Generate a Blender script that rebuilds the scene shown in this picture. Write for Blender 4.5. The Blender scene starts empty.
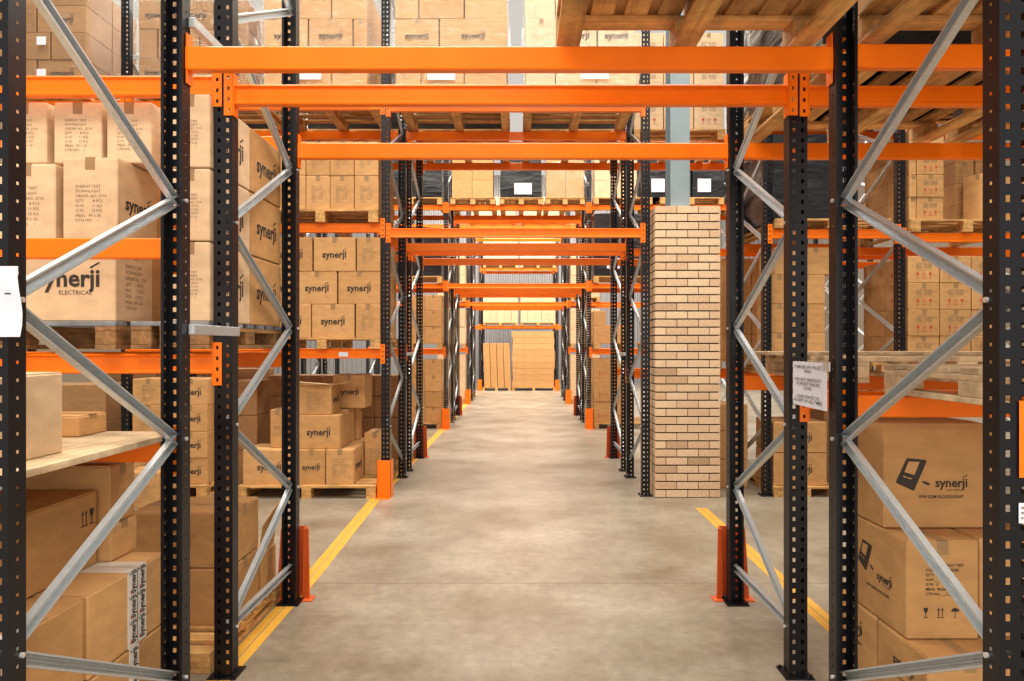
import bpy, math, random
from math import pi, sin, cos
random.seed(7)
sc = bpy.context.scene
COL = sc.collection
X0, Y0, H, F = 519.7, 346.0, 1.62, 700.0

# ------------------------------------------------------------------ helpers
def tag(o, label=None, cat=None, group=None, kind=None):
    if label: o['label'] = label
    if cat: o['category'] = cat
    if group: o['group'] = group
    o['kind'] = kind or 'thing'
    return o

def link(name, data, mat=None, parent=None, loc=(0, 0, 0), rot=(0, 0, 0), scale=None):
    o = bpy.data.objects.new(name, data)
    COL.objects.link(o)
    if parent is not None: o.parent = parent
    o.location = loc
    o.rotation_euler = rot
    if scale is not None: o.scale = scale
    if mat is not None and data is not None:
        if len(data.materials) == 0: data.materials.append(mat)
    return o

class MB:
    def __init__(s): s.v = []; s.f = []
    def quad(s, a, b, c, d):
        n = len(s.v); s.v += [a, b, c, d]; s.f.append((n, n+1, n+2, n+3))
    def poly(s, pts):
        n = len(s.v); s.v += list(pts); s.f.append(tuple(range(n, n+len(pts))))
    def box(s, x0, x1, y0, y1, z0, z1, c=0.0):
        if c <= 0:
            n = len(s.v)
            s.v += [(x0,y0,z0),(x1,y0,z0),(x1,y1,z0),(x0,y1,z0),(x0,y0,z1),(x1,y0,z1),(x1,y1,z1),(x0,y1,z1)]
            for f in ((0,3,2,1),(4,5,6,7),(0,1,5,4),(1,2,6,5),(2,3,7,6),(3,0,4,7)):
                s.f.append(tuple(n+i for i in f))
            return
        # chamfered box
        n = len(s.v)
        idx = {}
        for sx in (0, 1):
            for sy in (0, 1):
                for sz in (0, 1):
                    X = (x0, x1)[sx]; Y = (y0, y1)[sy]; Z = (z0, z1)[sz]
                    ix = (c, -c)[sx]; iy = (c, -c)[sy]; iz = (c, -c)[sz]
                    for a, p in enumerate(((X, Y+iy, Z+iz), (X+ix, Y, Z+iz), (X+ix, Y+iy, Z))):
                        idx[(sx, sy, sz, a)] = len(s.v); s.v.append(p)
        g = lambda *k: idx[k]
        for sx in (0, 1):
            q = [g(sx,0,0,0), g(sx,1,0,0), g(sx,1,1,0), g(sx,0,1,0)]
            s.f.append(tuple(q if sx else q[::-1]))
        for sy in (0, 1):
            q = [g(0,sy,0,1), g(0,sy,1,1), g(1,sy,1,1), g(1,sy,0,1)]
            s.f.append(tuple(q if sy else q[::-1]))
        for sz in (0, 1):
            q = [g(0,0,sz,2), g(1,0,sz,2), g(1,1,sz,2), g(0,1,sz,2)]
            s.f.append(tuple(q if sz else q[::-1]))
        for sx in (0, 1):
            for sy in (0, 1):
                q = [g(sx,sy,0,0), g(sx,sy,0,1), g(sx,sy,1,1), g(sx,sy,1,0)]
                s.f.append(tuple(q if sx == sy else q[::-1]))
        for sx in (0, 1):
            for sz in (0, 1):
                q = [g(sx,0,sz,0), g(sx,1,sz,0), g(sx,1,sz,2), g(sx,0,sz,2)]
                s.f.append(tuple(q if sx == sz else q[::-1]))
        for sy in (0, 1):
            for sz in (0, 1):
                q = [g(0,sy,sz,1), g(0,sy,sz,2), g(1,sy,sz,2), g(1,sy,sz,1)]
                s.f.append(tuple(q if sy == sz else q[::-1]))
        for sx in (0, 1):
            for sy in (0, 1):
                for sz in (0, 1):
                    q = [g(sx,sy,sz,0), g(sx,sy,sz,1), g(sx,sy,sz,2)]
                    s.f.append(tuple(q))
    def hexa(s, p):   # 8 points, bottom 4 then top 4
        n = len(s.v); s.v += list(p)
        for f in ((0,3,2,1),(4,5,6,7),(0,1,5,4),(1,2,6,5),(2,3,7,6),(3,0,4,7)):
            s.f.append(tuple(n+i for i in f))
    def grid_holes(s, us, vs, holes, fn):
        """planar sheet of cells us x vs, leaving out cells in holes; fn(u,v)->xyz"""
        for i in range(len(us)-1):
            for j in range(len(vs)-1):
                if (i, j) in holes: continue
                s.quad(fn(us[i], vs[j]), fn(us[i+1], vs[j]), fn(us[i+1], vs[j+1]), fn(us[i], vs[j+1]))
    def mesh(s, name, recalc=False):
        m = bpy.data.meshes.new(name)
        m.from_pydata(s.v, [], s.f); m.update()
        if recalc:
            import bmesh
            b = bmesh.new(); b.from_mesh(m); bmesh.ops.recalc_face_normals(b, faces=b.faces); b.to_mesh(m); b.free()
        return m

# ------------------------------------------------------------------ materials
def newmat(name):
    m = bpy.data.materials.new(name); m.use_nodes = True
    nt = m.node_tree; b = nt.nodes['Principled BSDF']
    return m, nt, b, nt.nodes, nt.links

def simple(name, col, rough=0.5, metal=0.0, bump=0.0, scale=60, spec=None, coat=0):
    m, nt, b, N, L = newmat(name)
    b.inputs['Base Color'].default_value = (*col, 1)
    b.inputs['Roughness'].default_value = rough
    b.inputs['Metallic'].default_value = metal
    if coat: b.inputs['Coat Weight'].default_value = coat; b.inputs['Coat Roughness'].default_value = .12
    if spec is not None: b.inputs['Specular IOR Level'].default_value = spec
    tc = N.new('ShaderNodeTexCoord'); no = N.new('ShaderNodeTexNoise'); no.inputs['Scale'].default_value = scale
    L.new(tc.outputs['Object'], no.inputs['Vector'])
    mx = N.new('ShaderNodeMixRGB'); mx.blend_type = 'MULTIPLY'; mx.inputs[0].default_value = 0.25
    mx.inputs[1].default_value = (*col, 1); L.new(no.outputs['Fac'], mx.inputs[2])
    sc_ = N.new('ShaderNodeVectorMath'); sc_.operation = 'SCALE'; sc_.inputs[3].default_value = 1.14
    L.new(mx.outputs[0], sc_.inputs[0]); L.new(sc_.outputs[0], b.inputs['Base Color'])
    if bump:
        bp = N.new('ShaderNodeBump'); bp.inputs['Strength'].default_value = bump; bp.inputs['Distance'].default_value = .002
        L.new(no.outputs['Fac'], bp.inputs['Height']); L.new(bp.outputs[0], b.inputs['Normal'])
    return m

M = {}
M['post'] = simple('black_blue_paint', (.0045, .005, .008), .36, scale=14, spec=.35)
M['orange'] = simple('orange_powder_coat', (1.0, .198, .002), .34, scale=6, spec=.35)
M['orange_red'] = simple('faded_orange_red_paint', (.75, .12, .02), .45, scale=8)
M['galv'] = simple('galvanised_steel', (.56, .61, .64), .36, metal=.5, scale=40, bump=.15)
M['paper'] = simple('white_paper', (.78, .80, .90), .6)
M['ink'] = simple('dark_print_ink', (.035, .028, .022), .7)
M['grey_ink'] = simple('grey_print_ink', (.22, .16, .11), .7)
M['red_ink'] = simple('red_print_ink', (.55, .05, .03), .7)
M['tape'] = simple('brown_packing_tape', (.36, .22, .10), .28, scale=20)
M['white_tape'] = simple('white_printed_tape', (.80, .77, .72), .35)
M['steel_blue'] = simple('blue_grey_steel_paint', (.27, .35, .39), .42, scale=5)
M['yellow'] = simple('yellow_floor_paint', (.78, .42, .05), .5, scale=9)
M['bolt'] = simple('zinc_bolt', (.8, .8, .8), .3, metal=.6)
M['conc_base'] = None

def cardboard(name, c1, c2, corr=True):
    m, nt, b, N, L = newmat(name)
    oi = N.new('ShaderNodeObjectInfo'); tc = N.new('ShaderNodeTexCoord')
    mp = N.new('ShaderNodeMapping'); mp.inputs['Scale'].default_value = (3, 3, 6)
    L.new(tc.outputs['Object'], mp.inputs[0])
    no = N.new('ShaderNodeTexNoise'); no.inputs['Scale'].default_value = 3.0; no.inputs['Detail'].default_value = 4
    L.new(mp.outputs[0], no.inputs['Vector'])
    mx = N.new('ShaderNodeMixRGB'); mx.inputs[1].default_value = (*c1, 1); mx.inputs[2].default_value = (*c2, 1)
    L.new(oi.outputs['Random'], mx.inputs[0])
    rm = N.new('ShaderNodeMapRange'); rm.inputs[1].default_value = .3; rm.inputs[2].default_value = .7
    rm.inputs[3].default_value = .86; rm.inputs[4].default_value = 1.06
    L.new(no.outputs['Fac'], rm.inputs[0])
    vm = N.new('ShaderNodeVectorMath'); vm.operation = 'SCALE'
    L.new(mx.outputs[0], vm.inputs[0]); L.new(rm.outputs[0], vm.inputs[3])
    L.new(vm.outputs[0], b.inputs['Base Color']); b.inputs['Roughness'].default_value = .72
    b.inputs['Specular IOR Level'].default_value = .3
    # faint flute lines and dents
    w = N.new('ShaderNodeTexWave'); w.wave_type = 'BANDS'; w.bands_direction = 'DIAGONAL'; w.inputs['Scale'].default_value = 40
    mp2 = N.new('ShaderNodeMapping'); mp2.inputs['Scale'].default_value = (1, 1, 0); L.new(tc.outputs['Object'], mp2.inputs[0]); L.new(mp2.outputs[0], w.inputs['Vector'])
    ad = N.new('ShaderNodeMath'); ad.operation = 'MULTIPLY_ADD'; ad.inputs[1].default_value = .06; L.new(w.outputs['Fac'], ad.inputs[0]); L.new(no.outputs['Fac'], ad.inputs[2])
    bp = N.new('ShaderNodeBump'); bp.inputs['Strength'].default_value = .35; bp.inputs['Distance'].default_value = .012
    L.new(ad.outputs[0], bp.inputs['Height']); L.new(bp.outputs[0], b.inputs['Normal'])
    return m
M['card'] = cardboard('kraft_cardboard', (.66, .375, .155), (.55, .30, .115))
M['card_pale'] = cardboard('pale_kraft_cardboard', (.78, .57, .36), (.72, .51, .31))
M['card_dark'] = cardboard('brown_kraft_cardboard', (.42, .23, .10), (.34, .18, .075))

def wood(name, c1, c2, axis=1):
    m, nt, b, N, L = newmat(name)
    tc = N.new('ShaderNodeTexCoord'); geo = N.new('ShaderNodeNewGeometry')
    mp = N.new('ShaderNodeMapping'); s = [26, 26, 26]; s[axis] = 1.3
    mp.inputs['Scale'].default_value = s
    L.new(tc.outputs['Object'], mp.inputs[0])
    no = N.new('ShaderNodeTexNoise'); no.inputs['Scale'].default_value = 1.0; no.inputs['Detail'].default_value = 5; no.inputs['Distortion'].default_value = .8
    no.noise_dimensions = '4D'
    L.new(mp.outputs[0], no.inputs['Vector'])
    mu = N.new('ShaderNodeMath'); mu.operation = 'MULTIPLY'; mu.inputs[1].default_value = 37; L.new(geo.outputs['Random Per Island'], mu.inputs[0]); L.new(mu.outputs[0], no.inputs['W'])
    cr = N.new('ShaderNodeValToRGB'); cr.color_ramp.elements[0].position = .3; cr.color_ramp.elements[1].position = .65
    cr.color_ramp.elements[0].color = (*c2, 1); cr.color_ramp.elements[1].color = (*c1, 1)
    L.new(no.outputs['Fac'], cr.inputs[0])
    rm = N.new('ShaderNodeMapRange'); rm.inputs[3].default_value = .62; rm.inputs[4].default_value = 1.12
    L.new(geo.outputs['Random Per Island'], rm.inputs[0])
    vm = N.new('ShaderNodeVectorMath'); vm.operation = 'SCALE'; L.new(cr.outputs[0], vm.inputs[0]); L.new(rm.outputs[0], vm.inputs[3])
    n3 = N.new('ShaderNodeTexNoise'); n3.inputs['Scale'].default_value = 6; n3.inputs['Detail'].default_value = 6; n3.inputs['Roughness'].default_value = .7
    L.new(tc.outputs['Object'], n3.inputs['Vector'])
    r3 = N.new('ShaderNodeMapRange'); r3.inputs[1].default_value = .38; r3.inputs[2].default_value = .62; r3.inputs[3].default_value = .62; r3.inputs[4].default_value = 1.12
    L.new(n3.outputs['Fac'], r3.inputs[0])
    v3 = N.new('ShaderNodeVectorMath'); v3.operation = 'SCALE'; L.new(vm.outputs[0], v3.inputs[0]); L.new(r3.outputs[0], v3.inputs[3])
    L.new(v3.outputs[0], b.inputs['Base Color']); b.inputs['Roughness'].default_value = .7
    bp = N.new('ShaderNodeBump'); bp.inputs['Strength'].default_value = .3; bp.inputs['Distance'].default_value = .004
    L.new(no.outputs['Fac'], bp.inputs['Height']); L.new(bp.outputs[0], b.inputs['Normal'])
    return m
M['wood_y'] = wood('pallet_timber_lengthwise', (.80, .47, .17), (.48, .24, .07), 1)
M['wood_x'] = wood('pallet_timber_crosswise', (.80, .47, .17), (.48, .24, .07), 0)
M['wood_dark'] = wood('weathered_dark_timber', (.42, .22, .08), (.22, .11, .04), 1)
M['wood_pale'] = wood('pale_new_timber', (.84, .66, .42), (.72, .50, .28), 1)
M['wood_blue'] = wood('blue_stained_pallet_timber', (.36, .38, .40), (.20, .24, .30), 0)

def brickmat():
    m, nt, b, N, L = newmat('pale_tan_brick')
    geo = N.new('ShaderNodeNewGeometry'); tc = N.new('ShaderNodeTexCoord')
    cr = N.new('ShaderNodeValToRGB'); e = cr.color_ramp.elements
    e[0].color = (.62, .43, .27, 1); e[1].color = (.82, .62, .40, 1); e[1].position = 1
    k = e.new(.03); k.color = (.46, .32, .19, 1); k2 = e.new(.08); k2.color = (.70, .47, .29, 1); k3 = e.new(.5); k3.color = (.77, .56, .36, 1)
    L.new(geo.outputs['Random Per Island'], cr.inputs[0])
    no = N.new('ShaderNodeTexNoise'); no.inputs['Scale'].default_value = 55; no.inputs['Detail'].default_value = 5; L.new(tc.outputs['Object'], no.inputs['Vector'])
    mx = N.new('ShaderNodeMixRGB'); mx.blend_type = 'OVERLAY'; mx.inputs[0].default_value = .45
    L.new(cr.outputs[0], mx.inputs[1]); L.new(no.outputs['Fac'], mx.inputs[2]); L.new(mx.outputs[0], b.inputs['Base Color'])
    b.inputs['Roughness'].default_value = .85
    bp = N.new('ShaderNodeBump'); bp.inputs['Strength'].default_value = .5; bp.inputs['Distance'].default_value = .004
    L.new(no.outputs['Fac'], bp.inputs['Height']); L.new(bp.outputs[0], b.inputs['Normal'])
    return m
M['brick'] = brickmat()
M['mortar'] = simple('grey_mortar', (.07, .052, .036), .95, bump=.5, scale=120)

def concrete():
    m, nt, b, N, L = newmat('polished_concrete')
    tc = N.new('ShaderNodeTexCoord')
    n1 = N.new('ShaderNodeTexNoise'); n1.inputs['Scale'].default_value = 1.3; n1.inputs['Detail'].default_value = 8; n1.inputs['Roughness'].default_value = .62
    n2 = N.new('ShaderNodeTexNoise'); n2.inputs['Scale'].default_value = 14; n2.inputs['Detail'].default_value = 8; n2.inputs['Roughness'].default_value = .7
    L.new(tc.outputs['Object'], n1.inputs['Vector']); L.new(tc.outputs['Object'], n2.inputs['Vector'])
    c1 = N.new('ShaderNodeValToRGB'); c1.color_ramp.elements[0].position = .32; c1.color_ramp.elements[1].position = .7
    c1.color_ramp.elements[0].color = (.21, .165, .11, 1); c1.color_ramp.elements[1].color = (.40, .355, .285, 1)
    L.new(n1.outputs['Fac'], c1.inputs[0])
    mx = N.new('ShaderNodeMixRGB'); mx.blend_type = 'OVERLAY'; mx.inputs[0].default_value = .55
    L.new(c1.outputs[0], mx.inputs[1]); L.new(n2.outputs['Fac'], mx.inputs[2])
    # construction joints across the aisle
    sep = N.new('ShaderNodeSeparateXYZ'); L.new(tc.outputs['Object'], sep.inputs[0])
    last = mx.outputs[0]
    for y, w, k in ((4.78, .008, .55), (7.9, .012, .7), (11.2, .012, .75), (14.5, .02, .8), (17.8, .02, .8)):
        s = N.new('ShaderNodeMath'); s.operation = 'SUBTRACT'; s.inputs[1].default_value = y; L.new(sep.outputs['Y'], s.inputs[0])
        a = N.new('ShaderNodeMath'); a.operation = 'ABSOLUTE'; L.new(s.outputs[0], a.inputs[0])
        lt = N.new('ShaderNodeMath'); lt.operation = 'LESS_THAN'; lt.inputs[1].default_value = w; L.new(a.outputs[0], lt.inputs[0])
        mm = N.new('ShaderNodeMath'); mm.operation = 'MULTIPLY'; mm.inputs[1].default_value = 1-k*.7; L.new(lt.outputs[0], mm.inputs[0])
        q = N.new('ShaderNodeMixRGB'); q.inputs[2].default_value = (.16, .12, .09, 1); L.new(mm.outputs[0], q.inputs[0]); L.new(last, q.inputs[1]); last = q.outputs[0]
    L.new(last, b.inputs['Base Color'])
    rr = N.new('ShaderNodeMapRange'); rr.inputs[3].default_value = .28; rr.inputs[4].default_value = .52; L.new(n2.outputs['Fac'], rr.inputs[0]); L.new(rr.outputs[0], b.inputs['Roughness'])
    bp = N.new('ShaderNodeBump'); bp.inputs['Strength'].default_value = .12; bp.inputs['Distance'].default_value = .01
    L.new(n2.outputs['Fac'], bp.inputs['Height']); L.new(bp.outputs[0], b.inputs['Normal'])
    return m
M['concrete'] = concrete()

def film(name, tint, trans, rough=.18):
    m, nt, b, N, L = newmat(name)
    out = N['Material Output']
    tr = N.new('ShaderNodeBsdfTransparent'); tr.inputs[0].default_value = (*tint, 1)
    gl = N.new('ShaderNodeBsdfGlossy'); gl.inputs[0].default_value = (.9, .9, .9, 1); gl.inputs['Roughness'].default_value = rough
    tc = N.new('ShaderNodeTexCoord'); mp = N.new('ShaderNodeMapping'); mp.inputs['Scale'].default_value = (3, 3, 22); mp.inputs['Rotation'].default_value = (.25, .35, 0)
    no = N.new('ShaderNodeTexNoise'); no.inputs['Scale'].default_value = 1.6; no.inputs['Detail'].default_value = 5; no.inputs['Distortion'].default_value = 1.2
    L.new(tc.outputs['Object'], mp.inputs[0]); L.new(mp.outputs[0], no.inputs['Vector'])
    bp = N.new('ShaderNodeBump'); bp.inputs['Strength'].default_value = .8; bp.inputs['Distance'].default_value = .03
    L.new(no.outputs['Fac'], bp.inputs['Height']); L.new(bp.outputs[0], gl.inputs['Normal'])
    fac = N.new('ShaderNodeMapRange'); fac.inputs[1].default_value = .4; fac.inputs[2].default_value = .68; fac.inputs[3].default_value = 1-trans; fac.inputs[4].default_value = min(1, 1.9*(1-trans))
    L.new(no.outputs['Fac'], fac.inputs[0])
    mx = N.new('ShaderNodeMixShader'); L.new(fac.outputs[0], mx.inputs[0]); L.new(tr.outputs[0], mx.inputs[1]); L.new(gl.outputs[0], mx.inputs[2])
    L.new(mx.outputs[0], out.inputs['Surface'])
    return m
M['film'] = film('clear_stretch_film', (.97, .97, .96), .95)
def darkfilm():
    m, nt, b, N, L = newmat('black_stretch_film')
    b.inputs['Base Color'].default_value = (.009, .010, .013, 1); b.inputs['Roughness'].default_value = .3
    tc = N.new('ShaderNodeTexCoord'); mp = N.new('ShaderNodeMapping'); mp.inputs['Scale'].default_value = (1.5, 1.5, 5); mp.inputs['Rotation'].default_value = (.2, .3, 0)
    no = N.new('ShaderNodeTexNoise'); no.inputs['Scale'].default_value = 1.8; no.inputs['Detail'].default_value = 5; no.inputs['Distortion'].default_value = 1
    L.new(tc.outputs['Object'], mp.inputs[0]); L.new(mp.outputs[0], no.inputs['Vector'])
    bp = N.new('ShaderNodeBump'); bp.inputs['Strength'].default_value = .5; bp.inputs['Distance'].default_value = .03
    L.new(no.outputs['Fac'], bp.inputs['Height']); L.new(bp.outputs[0], b.inputs['Normal'])
    return m
M['blackfilm'] = darkfilm()
def cladding():
    m, nt, b, N, L = newmat('grey_profiled_cladding')
    b.inputs['Base Color'].default_value = (.34, .34, .35, 1); b.inputs['Roughness'].default_value = .4; b.inputs['Metallic'].default_value = .2
    return m
M['clad'] = cladding()
M['wallside'] = simple('grey_painted_wall', (.15, .12, .09), .8)

# ------------------------------------------------------------------ racking
HP = 6.8
def post_mesh():
    mb = MB(); n = int(HP/.05)
    for k in range(n):
        z = k*.05
        vs = [z, z+.015, z+.034, z+.05]
        us = [-.045, -.028, -.014, .014, .028, .045]
        mb.grid_holes(us, vs, {(1, 1), (3, 1)}, lambda u, v: (u, 0, v))
        for sx in (-1, 1):
            ud = [0, .031, .040, .070]
            mb.grid_holes(ud, [z, z+.020, z+.029, z+.05], {(1, 1)}, lambda u, v, sx=sx: (sx*.045, u, v))
    for sx in (-1, 1):
        mb.quad((sx*.045, .07, 0), (sx*.033, .07, 0), (sx*.033, .07, HP), (sx*.045, .07, HP))
        mb.quad((sx*.033, .07, 0), (sx*.033, .060, 0), (sx*.033, .060, HP), (sx*.033, .07, HP))
    m = mb.mesh('post'); m.materials.append(M['post']); return m
POST = post_mesh()
def plate_mesh():
    mb = MB(); mb.box(-.07, .07, -.03, .11, 0, .008, .002)
    for x, y in ((-.057, .09), (.057, -.015)):
        for a in range(6):
            a0 = a*pi/3; a1 = a0+pi/3
            mb.quad((x+.009*cos(a0), y+.009*sin(a0), .008), (x+.009*cos(a1), y+.009*sin(a1), .008), (x+.009*cos(a1), y+.009*sin(a1), .02), (x+.009*cos(a0), y+.009*sin(a0), .02))
        mb.poly([(x+.009*cos(a*pi/3), y+.009*sin(a*pi/3), .02) for a in range(6)])
    m = mb.mesh('foot_plate'); m.materials.append(M['post']); return m
PLATE = plate_mesh()
_brace = {}
def brace_mesh(length, w=.042):
    k = (round(length, 3), w)
    if k in _brace: return _brace[k]
    mb = MB(); h = w/2; L_ = length
    # C channel along +Z: web at x=-.012, rolled ribs, flanges toward +x
    pts = [(.013, -h+.006), (.013, -h), (-.012, -h), (-.012, -.006), (-.008, -.003), (-.008, .003), (-.012, .006), (-.012, h), (.013, h), (.013, h-.006)]
    for a, b in zip(pts[:-1], pts[1:]):
        mb.quad((a[0], a[1], 0), (b[0], b[1], 0), (b[0], b[1], L_), (a[0], a[1], L_))
    m = mb.mesh('brace'); m.materials.append(M['galv']); _brace[k] = m; return m
def bolt_mesh():
    mb = MB(); r = .008
    ring = [(r*cos(a*pi/4), r*sin(a*pi/4)) for a in range(8)]
    mb.poly([(.008, y, z) for y, z in ring])
    for a in range(8):
        y0, z0 = ring[a]; y1, z1 = ring[(a+1) % 8]
        mb.quad((0, y0, z0), (0, y1, z1), (.008, y1, z1), (.008, y0, z0))
    m = mb.mesh('bolt'); m.materials.append(M['bolt']); return m
BOLT = bolt_mesh()

def upright(x, yf, yr, kind, label, group, aisle=0, top=HP):
    """kind 'A': front nodes .75+k, rear .23+k ; 'B': front .23+k, rear .73+k"""
    t = link('rack_upright_frame', None, loc=(x, yf, 0)); tag(t, label, 'rack upright', group)
    D = yr-yf
    link('post', POST, parent=t)
    link('post', POST, parent=t, loc=(0, D, 0), rot=(0, 0, pi))
    link('foot_plate', PLATE, parent=t)
    link('foot_plate', PLATE, parent=t, loc=(0, D, 0), rot=(0, 0, pi))
    yA, yB = .04, D-.04
    f0, r0 = (.75, .23) if kind == 'A' else (.23, .73)
    nodes = [];
    for k in range(7):
        nodes.append((yA, f0+k)); nodes.append((yB, r0+k))
    nodes.sort(key=lambda p: p[1])
    nodes = [p for p in nodes if p[1] < top-.1]
    flip = 0 if aisle <= 0 else pi
    def br(a, b):
        dy = b[0]-a[0]; dz = b[1]-a[1]; L_ = math.hypot(dy, dz)
        o = link('brace', brace_mesh(L_), parent=t, loc=(0, a[0], a[1]))
        o.rotation_euler = (-math.atan2(dy, dz), 0, 0) if flip == 0 else (-math.atan2(dy, dz), 0, 0)
        if flip: o.scale = (-1, 1, 1)
    for a, b in zip(nodes[:-1], nodes[1:]): br(a, b)
    if kind == 'B': br((yA, .225), (yB, .222))
    if aisle:
        s = -aisle
        for (yy, zz) in nodes[:6]:
            link('bolt', BOLT, parent=t, loc=(s*.045, yy if yy > .1 else .05, zz), rot=(0, 0, 0 if s > 0 else pi))
    return t

_beam = {}
def beam_mesh(L_, h=.11):
    k = (round(L_, 3), h)
    if k in _beam: return _beam[k]
    mb = MB(); d = .048
    # front face with the stepped lip of a box beam made from two channels
    pr = [(0, .004), (0, h*.13), (.003, h*.17), (.009, h*.21), (.009, h*.84), (.003, h*.88), (0, h*.91), (0, h-.005), (.005, h), (d-.005, h), (d, h-.005), (d, .005), (d-.005, 0), (.004, 0)]
    a = -L_/2; b = L_/2
    for p, q in zip(pr, pr[1:]+pr[:1]):
        mb.quad((a, p[0], p[1]-h/2), (a, q[0], q[1]-h/2), (b, q[0], q[1]-h/2), (b, p[0], p[1]-h/2))
    m = mb.mesh('rack_crossbeam', True); m.materials.append(M['orange']); _beam[k] = m; return m
def conn_mesh():
    mb = MB(); h = .21; n = 4; st = h/n
    for k in range(n):
        z = -h/2+k*st
        mb.grid_holes([.0, .014, .026, .042], [z, z+.018, z+.036, z+st], {(1, 1)}, lambda u, v: (u, -.006, v))
        mb.grid_holes([-.006, .012, .024, .046], [z, z+.018, z+.034, z+st], {(1, 1)}, lambda u, v: (-.001, u, v))
    mb.box(.0, .042, -.0065, -.002, h/2-.002, h/2)
    mb.box(-.007, -.0015, -.006, .046, -h/2, h/2)
    m = mb.mesh('end_connector'); m.materials.append(M['orange']); return m
CONN = conn_mesh()
BEAMTOP = {}
def beam(xa, xb, y, z, rear, label, group, h=.098):
    """spans clear width xa..xb; y = web face of its posts; rear=True when the posts' webs face away from the camera"""
    L_ = xb-xa-.004
    t = link('rack_crossbeam', beam_mesh(L_, h), loc=((xa+xb)/2, y, z), rot=(0, 0, pi if rear else 0))
    tag(t, label, 'rack beam', group)
    link('end_connector', CONN, parent=t, loc=(L_/2, 0, 0))
    o = link('end_connector', CONN, parent=t, loc=(-L_/2, 0, 0)); o.scale = (-1, 1, 1)
    return t

ORD = ['first', 'second', 'third', 'fourth', 'fifth']
RK = [  # front web, rear web (A), front web, rear web (B)
    (1.92, 2.98, 3.42, 4.46),
    (7.55, 8.68, 9.06, 10.17),
    (13.75, 14.88, 15.26, 16.37),
    (19.6, 20.73, 21.11, 22.22),
    (25.4, 26.53, 26.91, 28.02)]
XL, XR = -1.448, 1.361
UP = [[-4.255, XL, XR, 4.115], [-7.065, -4.255, XL, XR, 2.67, 4.115, 6.9], [-4.255, XL, XR, 4.115, 6.9], [-4.255, XL, XR, 4.115], [-4.255, XL, XR, 4.115]]
def side_name(x):
    if x == XL: return 'left edge of the tunnel'
    if x == XR: return 'right edge of the tunnel'
    if x == 2.67: return 'just right of the brick column'
    return {-7.065: 'second bay out, left', -4.255: 'one bay left of the tunnel', 4.115: 'one bay right of the tunnel', 6.9: 'second bay out, right'}[x]
for r, (a0, a1, b0, b1) in enumerate(RK):
    for x in UP[r]:
        ais = -1 if x == XL else (1 if x == XR else 0)
        g = 'black upright frames of the ' + ORD[r] + ' rack'
        upright(x, a0, a1, 'A', 'black perforated upright frame, near half of %s rack, %s' % (ORD[r], side_name(x)), g, ais)
        if x == 2.67: continue
        upright(x, b0, b1, 'B', 'black perforated upright frame, far half of %s rack, %s' % (ORD[r], side_name(x)), g, ais)

PN = ['near face', 'near flue side', 'far flue side', 'far face']
def beams(r, xa, xb, planes, z, where, lev, h=.098):
    for p in planes:
        zz = z[planes.index(p)] if isinstance(z, (list, tuple)) else z
        beam(xa, xb, RK[r][p], zz, p in (1, 3), 'orange crossbeam %s at %s, %s rack, %s' % (where, lev, ORD[r], PN[p]), 'orange beams of the %s rack' % ORD[r], h)
tL, tR = XL+.045, XR-.045
# rack 1
beams(0, tL, tR, [0, 1, 2, 3], [2.84, 2.828, 2.85, 2.852], 'over the tunnel', 'door height')
lL, lR = -4.21, XL-.045
rL, rR = XR+.045, 4.07
beams(0, lL, lR, [2, 3], [2.893, 2.895], 'in left bay', 'door height')
beams(0, lL, lR, [2, 3], [1.533, 1.535], 'in left bay', 'chest height')
beams(0, lL, lR, [0, 1], 2.03, 'in left bay', 'head height', .085)
beams(0, lL, lR, [0, 1], 1.175, 'in left bay', 'waist height', .085)
beams(0, rL, rR, [0, 1, 2, 3], [2.84, 2.838, 2.845, 2.852], 'in right bay', 'door height')
beams(0, rL, rR, [0, 1, 2, 3], [1.365, 1.365, 1.355, 1.385], 'in right bay', 'chest height', .088)
# rack 2
beams(1, tL, tR, [0, 1, 2, 3], 2.84, 'over the tunnel', 'door height')
beams(1, tL, tR, [0, 1, 2, 3], [4.20, 4.215, 4.22, 4.22], 'over the tunnel', 'second level')
beams(1, lL, lR, [0, 1, 2, 3], 2.893, 'in left bay', 'door height')
beams(1, lL, lR, [0, 1, 2, 3], 1.535, 'in left bay', 'chest height')
beams(1, lL, lR, [0, 1, 2, 3], 4.22, 'in left bay', 'second level')
beams(1, -7.02, -4.30, [0, 1], 4.22, 'in outer left bay', 'second level')
beams(1, 2.715, 4.07, [0, 1], 2.83, 'right of brick column', 'door height')
beams(1, 2.715, 4.07, [0, 1], 1.25, 'right of brick column', 'waist height')
beams(1, 2.715, 4.07, [0, 1], 4.22, 'right of brick column', 'second level')
beams(1, rL, rR, [2, 3], 2.83, 'in right bay', 'door height')
beams(1, rL, rR, [2, 3], 4.22, 'in right bay', 'second level')
beams(1, 4.16, 6.855, [0, 1, 2, 3], 2.79, 'in outer right bay', 'door height')
beams(1, 4.16, 6.855, [0, 1], 1.25, 'in outer right bay', 'waist height')
beams(1, 4.16, 6.855, [0, 1], 4.22, 'in outer right bay', 'second level')
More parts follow.
